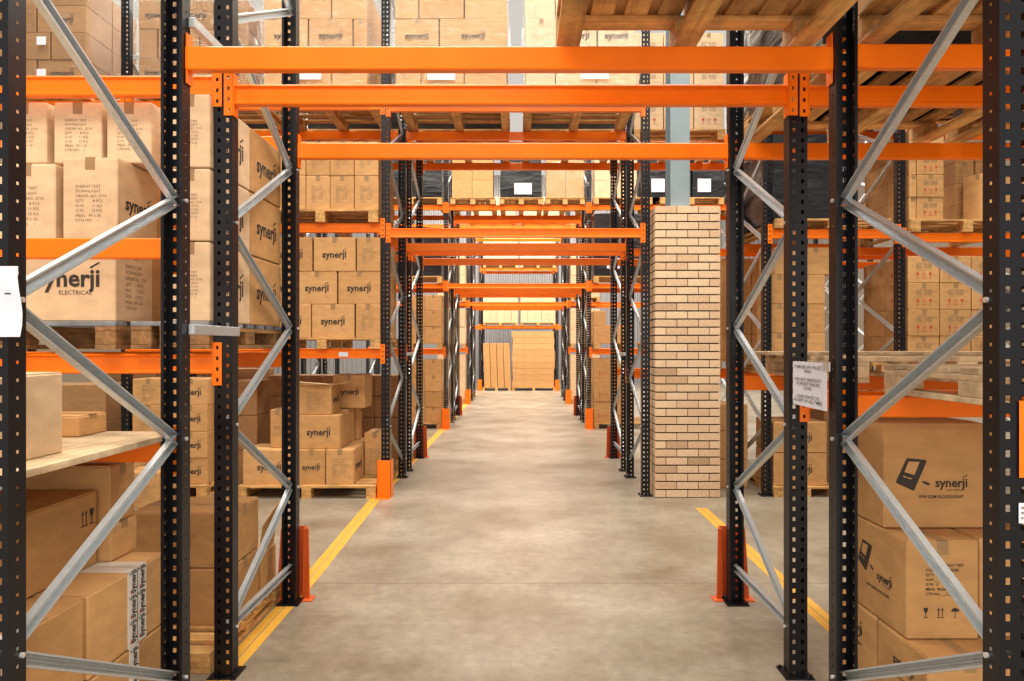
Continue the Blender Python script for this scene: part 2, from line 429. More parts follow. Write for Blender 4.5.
# rack 3, 4, 5
for r in (2, 3):
    z2 = 4.34 if r == 2 else 4.98
    beams(r, tL, tR, [0, 1, 2, 3], 2.80, 'over the tunnel', 'door height')
    beams(r, tL, tR, [0, 1, 2, 3], z2, 'over the tunnel', 'second level')
    for (xa, xb, nm) in ((lL, lR, 'left'), (rL, rR, 'right')):
        beams(r, xa, xb, [0, 1], 1.50, 'in %s bay' % nm, 'chest height')
        beams(r, xa, xb, [0, 1], 2.80, 'in %s bay' % nm, 'door height')
        beams(r, xa, xb, [0, 1], z2, 'in %s bay' % nm, 'second level')
beams(2, 4.16, 6.855, [0, 1], 4.34, 'in outer right bay', 'second level')
beams(4, tL, tR, [0, 1], 2.31, 'across the end bay', 'head height')
beams(4, tL, tR, [0, 1], 4.40, 'across the end bay', 'second level')
for (xa, xb, nm) in ((lL, lR, 'left'), (rL, rR, 'right')):
    beams(4, xa, xb, [0, 1], 2.31, 'in %s bay' % nm, 'head height')

# flue spacers between back-to-back frames
def spacer(x, r, z, label):
    y0_, y1_ = RK[r][1], RK[r][2]
    mb = MB(); mb.box(-.014, .014, -.02, (y1_-y0_)+.02, -.022, .022, .003)
    o = link('rack_row_spacer', mb.mesh('rack_row_spacer'), M['galv'], loc=(x, y0_, z))
    tag(o, label, 'rack spacer', 'steel spacers between rack halves')
for x, s in ((XL, 'left'), (XR, 'right')):
    sx = x+(.06 if x < 0 else -.06)
    spacer(sx, 0, 2.99, 'short steel spacer linking first rack halves, %s of tunnel, above the beams' % s)
spacer(XL+.06, 0, 1.69, 'short steel spacer linking first rack halves at eye level, left of tunnel')
spacer(XL+.06, 1, 1.52, 'small steel spacer linking second rack halves, left of tunnel')
spacer(XR-.06, 1, 1.52, 'small steel spacer linking second rack halves, right of tunnel')

# post guards
def guard_box(x, y, label):
    mb = MB(); w = .075; h = .40; t_ = .006
    mb.box(x-w, x+w, y-.09, y-.09+t_, 0, h, .001)
    mb.box(x-w, x-w+t_, y-.09, y+.06, 0, h, .001); mb.box(x+w-t_, x+w, y-.09, y+.06, 0, h, .001)
    mb.box(x-w, x+w, y-.16, y-.09, 0, .008)
    v = [(a-x, b-(y-.09), c) for a, b, c in mb.v]; mb.v = v
    o = link('post_guard', mb.mesh('post_guard'), M['orange'], loc=(x, y-.09, 0)); tag(o, label, 'post guard', 'orange guards at rack feet')
for r in (1, 2, 3, 4):
    for x, s in ((XL, 'left'), (XR, 'right')):
        if r == 1 and x == XR: continue
        guard_box(x, RK[r][0], 'straight orange steel guard at foot of %s rack, %s of tunnel' % (ORD[r], s))
def guard_wing(x, y, label, mat):
    mb = MB(); h = .445; t_ = .006
    def plate(p0, p1, q0, q1):  # bottom p0-p1, top q0-q1 in (x,y), extruded slightly
        dx, dy = p1[0]-p0[0], p1[1]-p0[1]; l = math.hypot(dx, dy); nx, ny = -dy/l*t_, dx/l*t_
        b = [(p0[0], p0[1], 0), (p1[0], p1[1], 0), (p1[0]+nx, p1[1]+ny, 0), (p0[0]+nx, p0[1]+ny, 0)]
        t = [(q0[0], q0[1], h), (q1[0], q1[1], h), (q1[0]+nx, q1[1]+ny, h), (q0[0]+nx, q0[1]+ny, h)]
        mb.hexa(b+t)
    plate((-.06, .05), (.06, .05), (-.06, .05), (.06, .05))
    for s in (-1, 1):
        plate((s*.062, -.03), (s*.062, .05), (s*.062, -.01), (s*.062, .05))
        plate((s*.062, -.03), (s*.105, -.05), (s*.062, -.01), (s*.088, -.02))
        mb.box(min(s*.07, s*.13), max(s*.07, s*.13), -.09, .0, 0, .008)
    o = link('post_guard', mb.mesh('post_guard'), mat, loc=(x, y, 0)); tag(o, label, 'post guard', 'orange guards at rack feet')
for r in (0, 1, 2):
    for x, s in ((XL, 'left'), (XR, 'right')):
        guard_wing(x, RK[r][3]+.06, 'flared orange guard behind last post of %s rack, %s of tunnel' % (ORD[r], s), M['orange_red'])

# ------------------------------------------------------------------ prints
def text_mesh(lines, name, bold=.0, size=1.0, align='LEFT', ls=1.0):
    c = bpy.data.curves.new(name, 'FONT'); c.body = '\n'.join(lines); c.size = size; c.offset = bold; c.resolution_u = 2
    c.align_x = align; c.space_line = ls
    o = bpy.data.objects.new(name, c); COL.objects.link(o)
    dg = bpy.context.evaluated_depsgraph_get()
    m = bpy.data.meshes.new_from_object(o.evaluated_get(dg)); m.name = name
    bpy.data.objects.remove(o)
    return m
def norm(m, extra=None):
    """scale to width 1, centred, in XZ plane facing -Y"""
    vs = [tuple(v.co) for v in m.vertices]; fs = [tuple(p.vertices) for p in m.polygons]
    if extra:
        for pts in extra:
            n = len(vs); vs += [(a, b, 0) for a, b in pts]; fs.append(tuple(range(n, n+len(pts))))
    x0 = min(v[0] for v in vs); x1 = max(v[0] for v in vs); y0 = min(v[1] for v in vs); y1 = max(v[1] for v in vs)
    w = x1-x0; cx = (x0+x1)/2; cy = (y0+y1)/2
    nm = bpy.data.meshes.new(m.name+'_n'); nm.from_pydata([((v[0]-cx)/w, 0, (v[1]-cy)/w) for v in vs], [], fs)
    nm['aspect'] = (y1-y0)/w
    return nm
_lg = text_mesh(['synerji'], 'logo', .027)
_w = max(v.co.x for v in _lg.vertices)
def arc(cx, cy, r0, r1, a0, a1, n=8):
    o = [(cx+r1*cos(a0+(a1-a0)*i/n), cy+r1*sin(a0+(a1-a0)*i/n)) for i in range(n+1)]
    i_ = [(cx+r0*cos(a1-(a1-a0)*i/n), cy+r0*sin(a1-(a1-a0)*i/n)) for i in range(n+1)]
    return o+i_
_swoosh = [(_w-.42, .78), (_w-.05, .98), (_w+.04, .96), (_w-.36, .72)]
def sub(lines, w, x, y, bold=0):
    t = text_mesh(lines, 's', bold)
    x1 = max(v.co.x for v in t.vertices); k = w/x1
    return [[(t.vertices[i].co.x*k+x, t.vertices[i].co.y*k+y) for i in p.vertices] for p in t.polygons]
LOGO = norm(_lg, [_swoosh]); LOGO.materials.append(M['ink'])
LOGO2 = norm(_lg, [_swoosh]+sub(['ELECTRICAL'], _w*.52, _w*.36, -.34)); LOGO2.materials.append(M['ink'])
_data = ['ENERGY TEST', 'DOWNLIGHT', 'ORDER NO. 2710', 'QTY        8 PCS', 'N.W.      11 KG', 'G.W.      12 KG', 'MEAS.  49 x 26', 'CTN NO.    1']
DATA = norm(text_mesh(_data, 'data', .0, ls=1.2)); DATA.materials.append(M['grey_ink'])
DATA2 = norm(text_mesh(['              ENERGY TEST', 'CUSTOMER ORDER', 'QTY:            PCS', 'N.W.____    KG', 'G.W. 17      KG', 'MEAS. 49x26', 'CTN No.___1__'], 'data_big', .02, ls=1.25)); DATA2.materials.append(M['ink'])
def rect(x0, x1, y0, y1): return [(x0, y0), (x1, y0), (x1, y1), (x0, y1)]
def glass(x, y, s): return [rect(x-.12*s, x+.12*s, y, y+.04*s), rect(x-.02*s, x+.02*s, y, y+.3*s), [(x-.13*s, y+.55*s), (x-.10*s, y+.36*s), (x-.03*s, y+.27*s), (x+.03*s, y+.27*s), (x+.10*s, y+.36*s), (x+.13*s, y+.55*s)]]
def arrows(x, y, s):
    o = [rect(x-.2*s, x+.2*s, y, y+.04*s)]
    for d in (-.1, .1): o += [rect(x+d*s-.02*s, x+d*s+.02*s, y+.06*s, y+.45*s), [(x+d*s-.06*s, y+.4*s), (x+d*s+.06*s, y+.4*s), (x+d*s, y+.58*s)]]
    return o
def umbrella(x, y, s): return [rect(x-.015*s, x+.015*s, y+.04*s, y+.4*s), [(x-.22*s, y+.34*s)]+[(x+.22*s*cos(a), y+.34*s+.2*s*sin(a)) for a in [pi*k/8 for k in range(7, 0, -1)]]+[(x+.22*s, y+.34*s)], rect(x-.08*s, x, y, y+.04*s)]
def polymesh(polys, name, mat):
    m = bpy.data.meshes.new(name); vs = []; fs = []
    for p in polys:
        n = len(vs); vs += [(a, b, 0) for a, b in p]; fs.append(tuple(range(n, n+len(p))))
    m.from_pydata(vs, [], fs); k = norm(m); k.materials.append(mat); return k
SYM = polymesh(glass(0, 0, 1)+arrows(.8, 0, 1)+umbrella(1.6, 0, 1), 'symbols', M['ink'])
SYMR = polymesh(glass(0, 0, 1)+arrows(.6, 0, 1)+glass(1.2, 0, 1), 'symbols_red', M['red_ink'])
ARW = polymesh(arrows(0, 0, 1)+glass(.42, 0, 1), 'arrows', M['ink'])
DATR = norm(text_mesh(['- - - - - -', 'QTY  24 PCS', 'G.W.  14 KG'], 'data_small', .02, ls=.9)); DATR.materials.append(M['grey_ink'])
FLOOD = polymesh([[(305, -165), (437, -178), (440, -190), (356, -385), (346, -388), (232, -335), (234, -318)]], 'floodlight', M['ink'])
FLOODW = polymesh([[(312, -200), (388, -203), (352, -292), (284, -272)], [(278, -296), (300, -303), (297, -311), (274, -304)], [(308, -306), (334, -314), (331, -322), (305, -314)]], 'floodlight_window', M['card'])
FLTXT = norm(text_mesh(['10W SLIM FLOODLIGHT'], 'product_line', .02)); FLTXT.materials.append(M['ink'])
HINGE = polymesh([[(0, .25), (.12, .42), (.5, .3), (1, .1), (.95, -.1), (.6, -.12), (.3, .05)]], 'hinge', M['ink'])

def put(parent, data, name, face, dims, u, v, w, rot=0, off=.0015, label=None):
    """face: F front(-Y), R (+X), L (-X), T top. u,v fraction of the face, w width in metres"""
    X, Y, Z = dims
    o = link(name, data, parent=parent)
    if face == 'F': o.location = ((u-.5)*X, -Y/2-off, v*Z); o.rotation_euler = (0, -rot, 0)
    elif face == 'R': o.location = (X/2+off, (u-.5)*Y, v*Z); o.rotation_euler = (0, -rot, pi/2)
    elif face == 'L': o.location = (-X/2-off, (.5-u)*Y, v*Z); o.rotation_euler = (0, -rot, -pi/2)
    o.rotation_mode = 'XYZ'
    o.scale = (w, 1, w)
    if label: o['label'] = label
    return o

# ------------------------------------------------------------------ cartons
_cm = {}
def carton_mesh(X, Y, Z, mk, seam):
    k = (round(X, 3), round(Y, 3), round(Z, 3), mk, seam)
    if k in _cm: return _cm[k]
    mb = MB(); c = .005
    zt = Z-.004
    mb.box(-X/2, X/2, -Y/2, Y/2, 0, zt, c)
    # two top flaps meeting along the long axis
    if X >= Y: mb.box(-X/2+.004, X/2-.004, -Y/2+.004, -.002, zt-.002, Z, .001); mb.box(-X/2+.004, X/2-.004, .002, Y/2-.004, zt-.002, Z, .001)
    else: mb.box(-X/2+.004, -.002, -Y/2+.004, Y/2-.004, zt-.002, Z, .001); mb.box(.002, X/2-.004, -Y/2+.004, Y/2-.004, zt-.002, Z, .001)
    m = mb.mesh('carton', True); m.materials.append(M[mk]); _cm[k] = m; return m
_tm = {}
def tape_mesh(X, Y, Z):
    k = (round(X, 3), round(Y, 3), round(Z, 3))
    if k in _tm: return _tm[k]
    mb = MB(); w = .024; d = .0008; dr = min(.06, Z*.2)
    if X >= Y:
        mb.box(-X/2-d, X/2+d, -w, w, Z, Z+d)
        for s in (-1, 1): mb.box(s*X/2-d, s*X/2+d, -w, w, Z-dr, Z+d)
    else:
        mb.box(-w, w, -Y/2-d, Y/2+d, Z, Z+d)
        for s in (-1, 1): mb.box(-w, w, s*Y/2-d, s*Y/2+d, Z-dr, Z+d)
    m = mb.mesh('tape'); m.materials.append(M['tape']); _tm[k] = m; return m
NC = [0]
def carton(x0, x1, y0, y1, z0, z1, label, group=None, prints='', mat='card', rot=None, tape=True):
    g = .003
    X, Y, Z = x1-x0-2*g, y1-y0-2*g, z1-z0-.001
    if rot is None: rot = random.uniform(-.008, .008)
    seam = 0
    t = link('cardboard_carton', carton_mesh(X, Y, Z, mat, seam), loc=((x0+x1)/2, (y0+y1)/2, z0), rot=(0, 0, rot))
    tag(t, label, 'carton', group); NC[0] += 1
    D = (X, Y, Z)
    if tape: link('tape', tape_mesh(X, Y, Z), parent=t)
    for pcode in prints.split():
        k, f = pcode[:-1], pcode[-1]
        W = X if f == 'F' else Y
        if k == 'logo': put(t, LOGO, 'printed_logo', f, D, .5, .5, min(W*.64, .26 if f == 'F' else .34))
        elif k == 'logoE': put(t, LOGO2, 'printed_logo', f, D, .55, .55, W*.62)
        elif k == 'data': put(t, DATA, 'printed_text', f, D, .52, .46, min(W*.56, Z*.5))
        elif k == 'datR':
            put(t, DATR, 'printed_text', f, D, .5, .66, W*.5); put(t, SYMR, 'printed_symbols', f, D, .5, .28, W*.5)
        elif k == 'symR': put(t, SYMR, 'printed_symbols', f, D, .5, .3, W*.45)
        elif k == 'sym': put(t, SYM, 'printed_symbols', f, D, .5, .2, W*.5)
    return t

def rowname(i, n):
    if n == 1: return 'single row'
    if i == 0: return 'bottom row'
    if i == n-1: return 'top row'
    return {1: 'second row up', 2: 'third row up', 3: 'fourth row up', 4: 'fifth row up'}[i]
def colname(i, n):
    if n == 1: return 'in column'
    if i == 0: return 'leftmost'
    if i == n-1: return 'rightmost'
    return {1: 'second from left', 2: 'third from left', 3: 'fourth from left', 4: 'fifth from left', 5: 'sixth from left', 6: 'seventh from left', 7: 'eighth from left'}[i]
def load(phrase, rows, y0, d=.4, look='plain', mat='card', prints='', back=None, tape=True):
    """rows: list of (z0,z1,[x edges or (x0,x1,print)])"""
    out = []
    for i, (z0, z1, cells) in enumerate(rows):
        cs = []
        if cells and not isinstance(cells[0], tuple):
            cs = [(cells[k], cells[k+1], prints) for k in range(len(cells)-1)]
        else: cs = cells
        for j, c in enumerate(cs):
            lk = {'logo': 'logo-printed', 'logoF': 'logo-printed', 'dataF': 'text-printed', 'datRF': 'red-marked', 'symRF': 'red-marked'}.get(c[2].split()[0] if c[2] else '', look)
            yj = y0+random.uniform(0, .012)
            out.append(carton(c[0], c[1], yj, yj+d-.015, z0, z1, '%s brown carton, %s, %s, %s' % (lk, rowname(i, len(rows)), colname(j, len(cs)), phrase), 'cartons '+phrase, c[2], mat, tape=tape))
        if back:
            side, dd = back
            c = cs[-1] if side == 'R' else cs[0]
            out.append(carton(c[0], c[1], y0+d, y0+d+dd, z0, z1, '%s brown carton, %s, behind the %s one, %s' % (look, rowname(i, len(rows)), colname(cs.index(c), len(cs)) if len(cs) > 1 else 'front', phrase), 'cartons '+phrase, '', mat, tape=tape))
    return out

# ------------------------------------------------------------------ pallets
_pm = {}
def pallet(x0, x1, y0, y1, z0, label, h=.135, cross=True, mats=('wood_x', 'wood_y'), mid=True):
    """cross=True: deck boards run across (X); bottom boards run along Y"""
    W, D = x1-x0, y1-y0
    t = link('wooden_pallet', None, loc=((x0+x1)/2, (y0+y1)/2, z0)); tag(t, label, 'pallet', 'wooden pallets in the racks')
    key = (round(W, 3), round(D, 3), h, cross, mats)
    if key not in _pm:
        bt = .022
        deck = MB(); n = 8 if not cross else 7
        span = D if cross else W
        bw = .10; gap = (span-n*bw)/(n-1)
        for k in range(n):
            a = -span/2+k*(bw+gap)
            if cross: deck.box(-W/2, W/2, a, a+bw, h-bt, h, .002)
            else: deck.box(a, a+bw, -D/2, D/2, h-bt, h, .002)
        strg = MB()
        for k in (-1, 0, 1):
            if cross: c = k*(W/2-.05); strg.box(c-.05, c+.05, -D/2, D/2, h-2*bt-.001, h-bt-.001, .002)
            else: c = k*(D/2-.06); strg.box(-W/2, W/2, c-.05, c+.05, h-2*bt-.001, h-bt-.001, .002)
        bot = MB()
        for k in (-1, 0, 1):
            c = k*(W/2-.05); bot.box(c-.05, c+.05, -D/2, D/2, 0, bt, .002)
        blk = MB(); blk.box(-.05, .05, -.065, .065, 0, h-3*bt-.002, .003)
        ms = []
        for mb, mt in ((deck, mats[0] if cross else mats[1]), (strg, mats[1] if cross else mats[0]), (bot, mats[1]), (blk, mats[1])):
            m = mb.mesh('pallet', True); m.materials.append(M[mt]); ms.append(m)
        _pm[key] = ms
    ms = _pm[key]
    link('deck_boards', ms[0], parent=t); link('stringer_boards', ms[1], parent=t); link('bottom_boards', ms[2], parent=t)
    for i in (-1, 0, 1):
        for j in (-1, 0, 1):
            link('block', ms[3], parent=t, loc=(i*(W/2-.05), j*(D/2-.066), .023))
    return t

# ------------------------------------------------------------------ wrapped loads and film
def wrinkle_box(W, D, Hh, amp, seed, taper=.0):
    rnd = random.Random(seed); mb = MB(); n = 10
    import itertools
    def disp(p):
        x, y, z = p
        k = amp*(sin(9*x+seed)+sin(13*z+5*x+seed*2)+sin(11*y+7*z))/3
        nx = 1 if x > W/2-.001 else (-1 if x < -W/2+.001 else 0); ny = 1 if y > D/2-.001 else (-1 if y < -D/2+.001 else 0)
        s = 1-taper*z/Hh
        zz = z+(k*.6 if z > Hh-.001 else 0)
        return ((x+nx*k)*s, (y+ny*k)*s, zz)
    def face(fn):
        for i in range(n):
            for j in range(n):
                mb.quad(*[disp(fn(a/n, b/n)) for a, b in ((i, j), (i+1, j), (i+1, j+1), (i, j+1))])
    face(lambda u, v: (-W/2+u*W, -D/2, v*Hh)); face(lambda u, v: (W/2-u*W, D/2, v*Hh))
    face(lambda u, v: (W/2, -D/2+u*D, v*Hh)); face(lambda u, v: (-W/2, D/2-u*D, v*Hh))
    face(lambda u, v: (-W/2+u*W, -D/2+v*D, Hh))
    return mb
def wrapped(x0, x1, y0, y1, z0, z1, label, sheet=None, mat='blackfilm', seed=1):
    W, D, Hh = x1-x0, y1-y0, z1-z0
    m = wrinkle_box(W, D, Hh, .012, seed, .02).mesh('wrapped_load')
    for p in m.polygons: p.use_smooth = True
    o = link('wrapped_pallet_load', m, M[mat], loc=((x0+x1)/2, (y0+y1)/2, z0)); tag(o, label, 'wrapped load', 'film-wrapped pallet loads')
    if sheet:
        for (u, v, w, h) in sheet:
            mb = MB(); mb.box(-w/2, w/2, -.002, 0, -h/2, h/2)
            link('address_sheet', mb.mesh('sheet'), M['paper'], parent=o, loc=((u-.5)*W, -D/2-.016, v*Hh))['label'] = 'white paper sheet'
    return o
def filmshell(x0, x1, y0, y1, z0, z1, label, seed=1, sheet=None):
    m = wrinkle_box(x1-x0, y1-y0, z1-z0, .006, seed).mesh('film')
    o = link('stretch_film', m, M['film'], loc=((x0+x1)/2, (y0+y1)/2, z0)); tag(o, label, 'stretch film', 'clear films round carton loads')
    if sheet:
        for (u, v, w, h) in sheet:
            mb = MB(); mb.box(-w/2, w/2, -.002, 0, -h/2, h/2)
            link('address_sheet', mb.mesh('sheet'), M['paper'], parent=o, loc=((u-.5)*(x1-x0), -(y1-y0)/2-.008, v*(z1-z0)))['label'] = 'white paper sheet'
    return o

# ================================================================== SETTING
mb = MB(); mb.box(-14, 14, -6, 31, -.2, 0)
tag(link('floor', mb.mesh('floor'), M['concrete']), kind='structure', label='grey polished concrete warehouse floor')
# profiled back wall
mb = MB(); n = 140; yw = 30.2
for k in range(n):
    x = -14+k*.2
    mb.quad((x, yw, 0), (x+.07, yw, 0), (x+.07, yw, 9), (x, yw, 9)); mb.quad((x+.07, yw, 0), (x+.1, yw+.07, 0), (x+.1, yw+.07, 9), (x+.07, yw, 9))
    mb.quad((x+.1, yw+.07, 0), (x+.17, yw+.07, 0), (x+.17, yw+.07, 9), (x+.1, yw+.07, 9)); mb.quad((x+.17, yw+.07, 0), (x+.2, yw, 0), (x+.2, yw, 9), (x+.17, yw+.07, 9))
tag(link('wall_back', mb.mesh('wall_back'), M['clad']), kind='structure', label='grey profiled metal cladding wall')
for nm, xx in (('wall_left', -11.0), ('wall_right', 11.0)):
    mb = MB(); mb.box(xx-.1, xx+.1, -6, 30.2, 0, 9)
    tag(link(nm, mb.mesh(nm), M['wallside']), kind='structure', label='plain grey warehouse side wall, %s' % nm[5:])
# brick pier
bx0, bx1, by0, by1 = 1.447, 2.14, 7.47, 7.93
mb = MB(); BH = .0867; BW = .231
for k in range(36):
    z0 = k*BH+.007; z1 = (k+1)*BH-.0075
    off = 0 if k % 2 else .5*BW
    xs = [bx0]; e = bx0+(off if off else BW)
    while e < bx1-.02: xs.append(e); e += BW
    xs.append(bx1)
    for a, b in zip(xs[:-1], xs[1:]):
        mb.box(a+(.004 if a > bx0 else 0), b-(.004 if b < bx1 else 0), by0, by0+.108, z0, z1, .002)
        mb.box(a+(.004 if a > bx0 else 0), b-(.004 if b < bx1 else 0), by1-.108, by1, z0, z1, .002)
    for X in (bx0, bx1-.108):
        a = by0+.116; yo = a+(.10 if k % 2 else .14)
        mb.box(X, X+.108, a, yo-.004, z0, z1, .002); mb.box(X, X+.108, yo+.004, by1-.116, z0, z1, .002)
pier = link('column_brick', mb.mesh('column_brick', True), M['brick'])
tag(pier, kind='structure', label='square pier of pale tan bricks encasing a steel column')
mb = MB(); mb.box(bx0+.016, bx1-.016, by0+.016, by1-.016, 0, 36*BH-.008)
link('mortar', mb.mesh('mortar'), M['mortar'], parent=pier)['label'] = 'grey mortar joints'
mb = MB(); cx = 1.735; cy = 7.70; z0 = 36*BH-.01
mb.box(cx-.105, cx+.105, cy-.13, cy-.115, z0, 9); mb.box(cx-.105, cx+.105, cy+.115, cy+.13, z0, 9); mb.box(cx-.006, cx+.006, cy-.115, cy+.115, z0, 9)
tag(link('column_steel', mb.mesh('column_steel'), M['steel_blue']), kind='structure', label='blue grey steel H column rising from the brick pier')
# floor lines
def line(pts, w, name, label):
    mb = MB()
    for (xa, ya), (xb, yb) in zip(pts[:-1], pts[1:]):
        for s in (-1, 1):
            o0 = s*(w/4+.004)
            mb.hexa([(xa+o0-w/4, ya, 0), (xa+o0+w/4, ya, 0), (xb+o0+w/4, yb, 0), (xb+o0-w/4, yb, 0), (xa+o0-w/4, ya, .0015), (xa+o0+w/4, ya, .0015), (xb+o0+w/4, yb, .0015), (xb+o0-w/4, yb, .0015)])
    tag(link(name, mb.mesh(name), M['yellow']), kind='structure', label=label)
line([(-1.46, .5), (-1.46, 4.9), (-1.53, 7.5), (-1.5, 13.6), (-1.5, 24)], .105, 'trim_1', 'double yellow painted floor line left of the aisle')
line([(1.80, .5), (1.81, 7.0)], .105, 'trim_2', 'double yellow painted floor line right of the aisle')

# ================================================================== RACK 1 LEFT BAY
G = 'first rack left bay'
pallet(-2.95, -1.94, 3.36, 4.5, 1.604, 'bluish stained pallet under the wide logo carton, first rack left bay', mats=('wood_blue', 'wood_dark'))
pallet(-1.88, -1.50, 3.38, 4.42, 1.604, 'narrow bluish pallet beside the tunnel, first rack left bay', mats=('wood_blue', 'wood_dark'))
gA = 'cartons on the chest-high shelf of the first rack left bay'
# load A1
carton(-2.455, -1.945, 3.37, 3.72, 1.74, 2.115, 'wide pale carton with dark logo and sub-line, left of tunnel at eye height', gA, 'logoEF dataR', 'card_pale', rot=0)
carton(-2.94, -2.47, 3.39, 3.72, 1.74, 2.115, 'pale carton hidden left of the wide logo carton, first rack', gA, 'logoF', 'card_pale', rot=0)
b = carton(-2.205, -1.935, 3.37, 3.75, 2.12, 2.53, 'pale carton with printed data block standing on the wide logo carton', gA, 'dataF logoR', 'card_pale', rot=0)
carton(-2.52, -2.235, 3.37, 3.75, 2.12, 2.50, 'pale carton left of the data-printed one, middle row, first rack', gA, 'dataF', 'card_pale', rot=0)
carton(-2.82, -2.54, 3.37, 3.75, 2.12, 2.50, 'pale carton at left end of middle row, first rack', gA, 'dataF', 'card_pale', rot=0)
for k, (a, bb) in enumerate(((-2.60, -2.365), (-2.335, -2.09), (-2.07, -1.84))):
    carton(a, bb, 3.50, 3.80, 2.535, 2.842, 'small pale text-printed carton under the beam, %s of three in top row' % ('leftmost', 'middle', 'rightmost')[k], gA, 'dataF', 'card_pale', rot=0)
for (ya, yb, nm) in ((3.74, 4.4, 'behind wide logo carton'),):
    carton(-2.9, -1.96, ya, yb, 1.74, 2.5, 'large plain carton %s, first rack left bay' % nm, gA, '', 'card')
# load A2: column beside the tunnel, long logo sides face the aisle
for i, (za, zb) in enumerate(((1.74, 2.125), (2.13, 2.48), (2.485, 2.84))):
    for j, (ya, yb) in enumerate(((3.385, 3.895), (3.90, 4.40))):
        carton(-1.70, -1.497, ya, yb, za, zb, 'carton with side logo facing the aisle, %s row, %s of pair beside tunnel' % (('bottom', 'middle', 'top')[i], ('near', 'far')[j]), gA, ('dataF ' if j == 0 else '')+'logoR', 'card_pale' if j == 0 else 'card', rot=0)
# frame A waist shelf of planks
mb = MB()
for k in range(14):
    a = -4.1+k*.187
    mb.box(a, a+.183, -.57, .57, 0, .025, .002)
o = link('plank_shelf', mb.mesh('plank_shelf', True), M['wood_pale'], loc=(0, 2.50, 1.2215)); tag(o, 'pale plank shelf at waist height in first rack left bay', 'shelf')
carton(-2.02, -1.60, 2.02, 2.46, 1.247, 1.53, 'pale plain carton standing on the waist-high plank shelf', None, '', 'card_pale', rot=0)
carton(-2.20, -1.80, 2.86, 3.06, 1.247, 1.335, 'low flat carton at the back of the plank shelf', None, '', 'card', rot=0)
# floor of frame A
gF = 'cartons on the floor of the first rack left bay'
pallet(-2.6, -1.56, 1.95, 3.10, 0, 'floor pallet beneath the taped cartons, first rack left bay', h=.10)
def lettering(parent, spots, x):
    vs = []; fs = []; base = LOGO
    for k, (y, z) in enumerate(spots):
        n = len(vs)
        for v in base.vertices: vs.append((x, y-v.co.z*.13, z+v.co.x*.095))
        for p in base.polygons: fs.append(tuple(n+i for i in p.vertices))
    m = bpy.data.meshes.new('tape_lettering'); m.from_pydata(vs, [], fs)
    link('tape_lettering', m, M['ink'], parent=parent)
    mb = MB()
    for y, z in spots: mb.box(x, x+.0006, y-.018, y-.010, z-.045, z-.03)
    link('tape_red_marks', mb.mesh('tape_red_marks'), M['red_ink'], parent=parent)
for (z0, z1, rn) in ((.101, .412, 'lower'), (.415, .722, 'upper')):
    c = carton(-2.05, -1.55, 2.515, 3.06, z0, z1, 'carton bound with white printed tape, %s row, near the rack post' % rn, gF, '', 'card', rot=0)
    mb = MB(); Y_ = .539; d_ = .002
    for yc in ((.02, .085) if rn == 'upper' else (.03,)):
        mb.box(.247, .247+d_, yc-.035, yc+.035, 0, z1-z0+.001)
        mb.box(-.247, .247, yc-.035, yc+.035, z1-z0, z1-z0+.002)
    pt = link('printed_tape', mb.mesh('printed_tape'), M['white_tape'], parent=c); pt['label'] = 'white tape with black lettering'
    lettering(pt, [(y_+.02, z_) for y_ in ((0, .065) if rn == 'upper' else (.01,)) for z_ in (.06, .16, .26)], .2505)
    c = carton(-2.05, -1.555, 1.96, 2.505, z0, z1, 'carton with white tape at its near end, %s row, at picture edge' % rn, gF, '', 'card', rot=0)
    mb = MB(); mb.box(.2445, .2465, -.13, -.06, 0, z1-z0+.001); mb.box(-.247, .247, -.13, -.06, z1-z0, z1-z0+.002)
    pt = link('printed_tape', mb.mesh('printed_tape'), M['white_tape'], parent=c); pt['label'] = 'white tape with black lettering'
    lettering(pt, [(-.095, .06), (-.095, .16), (-.095, .26)], .248)
c = carton(-2.35, -1.74, 2.15, 2.89, .7245, 1.028, 'large plain carton with two black arrows, lying on the taped cartons', gF, '', 'card', rot=0)
put(c, ARW, 'printed_arrows', 'R', (.604, .734, .303), .91, .68, .085)
carton(-2.10, -1.69, 2.90, 3.10, .7245, .875, 'flat plain carton behind the arrow-marked carton', gF, '', 'card', rot=0)
carton(-2.10, -1.70, 2.90, 3.10, .876, 1.122, 'plain carton on the flat one, behind the arrow-marked carton', gF, '', 'card', rot=.02)
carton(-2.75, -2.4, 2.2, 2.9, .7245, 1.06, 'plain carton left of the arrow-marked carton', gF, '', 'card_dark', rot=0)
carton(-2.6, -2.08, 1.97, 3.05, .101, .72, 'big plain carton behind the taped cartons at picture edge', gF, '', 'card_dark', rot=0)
# frame B floor
pallet(-2.55, -1.53, 3.46, 4.50, 0, 'floor pallet beside the tunnel post, first rack far half', h=.10)
carton(-2.13, -1.57, 3.80, 4.22, .101, .41, 'lower of two wide pale-topped cartons beside near rack post', gF, '', 'card', rot=0)
carton(-2.13, -1.57, 3.80, 4.22, .413, .715, 'upper of two wide pale-topped cartons beside near rack post', gF, 'dataF', 'card', rot=0)
c = carton(-2.0, -1.56, 4.235, 4.49, .101, .36, 'open carton with upright torn flaps by the last post', gF, '', 'card', rot=0, tape=False)
mb = MB()
mb.hexa([(.195, -.12, .255), (.20, .12, .255), (.205, .12, .255), (.20, -.12, .255), (.21, -.09, .42), (.23, .12, .52), (.235, .12, .52), (.215, -.09, .42)])
mb.hexa([(-.2, -.125, .255), (.19, -.125, .255), (.19, -.12, .255), (-.2, -.12, .255), (-.19, -.128, .42), (.17, -.126, .44), (.17, -.121, .44), (-.19, -.123, .42)])
link('open_flaps', mb.mesh('open_flaps'), M['card'], parent=c)

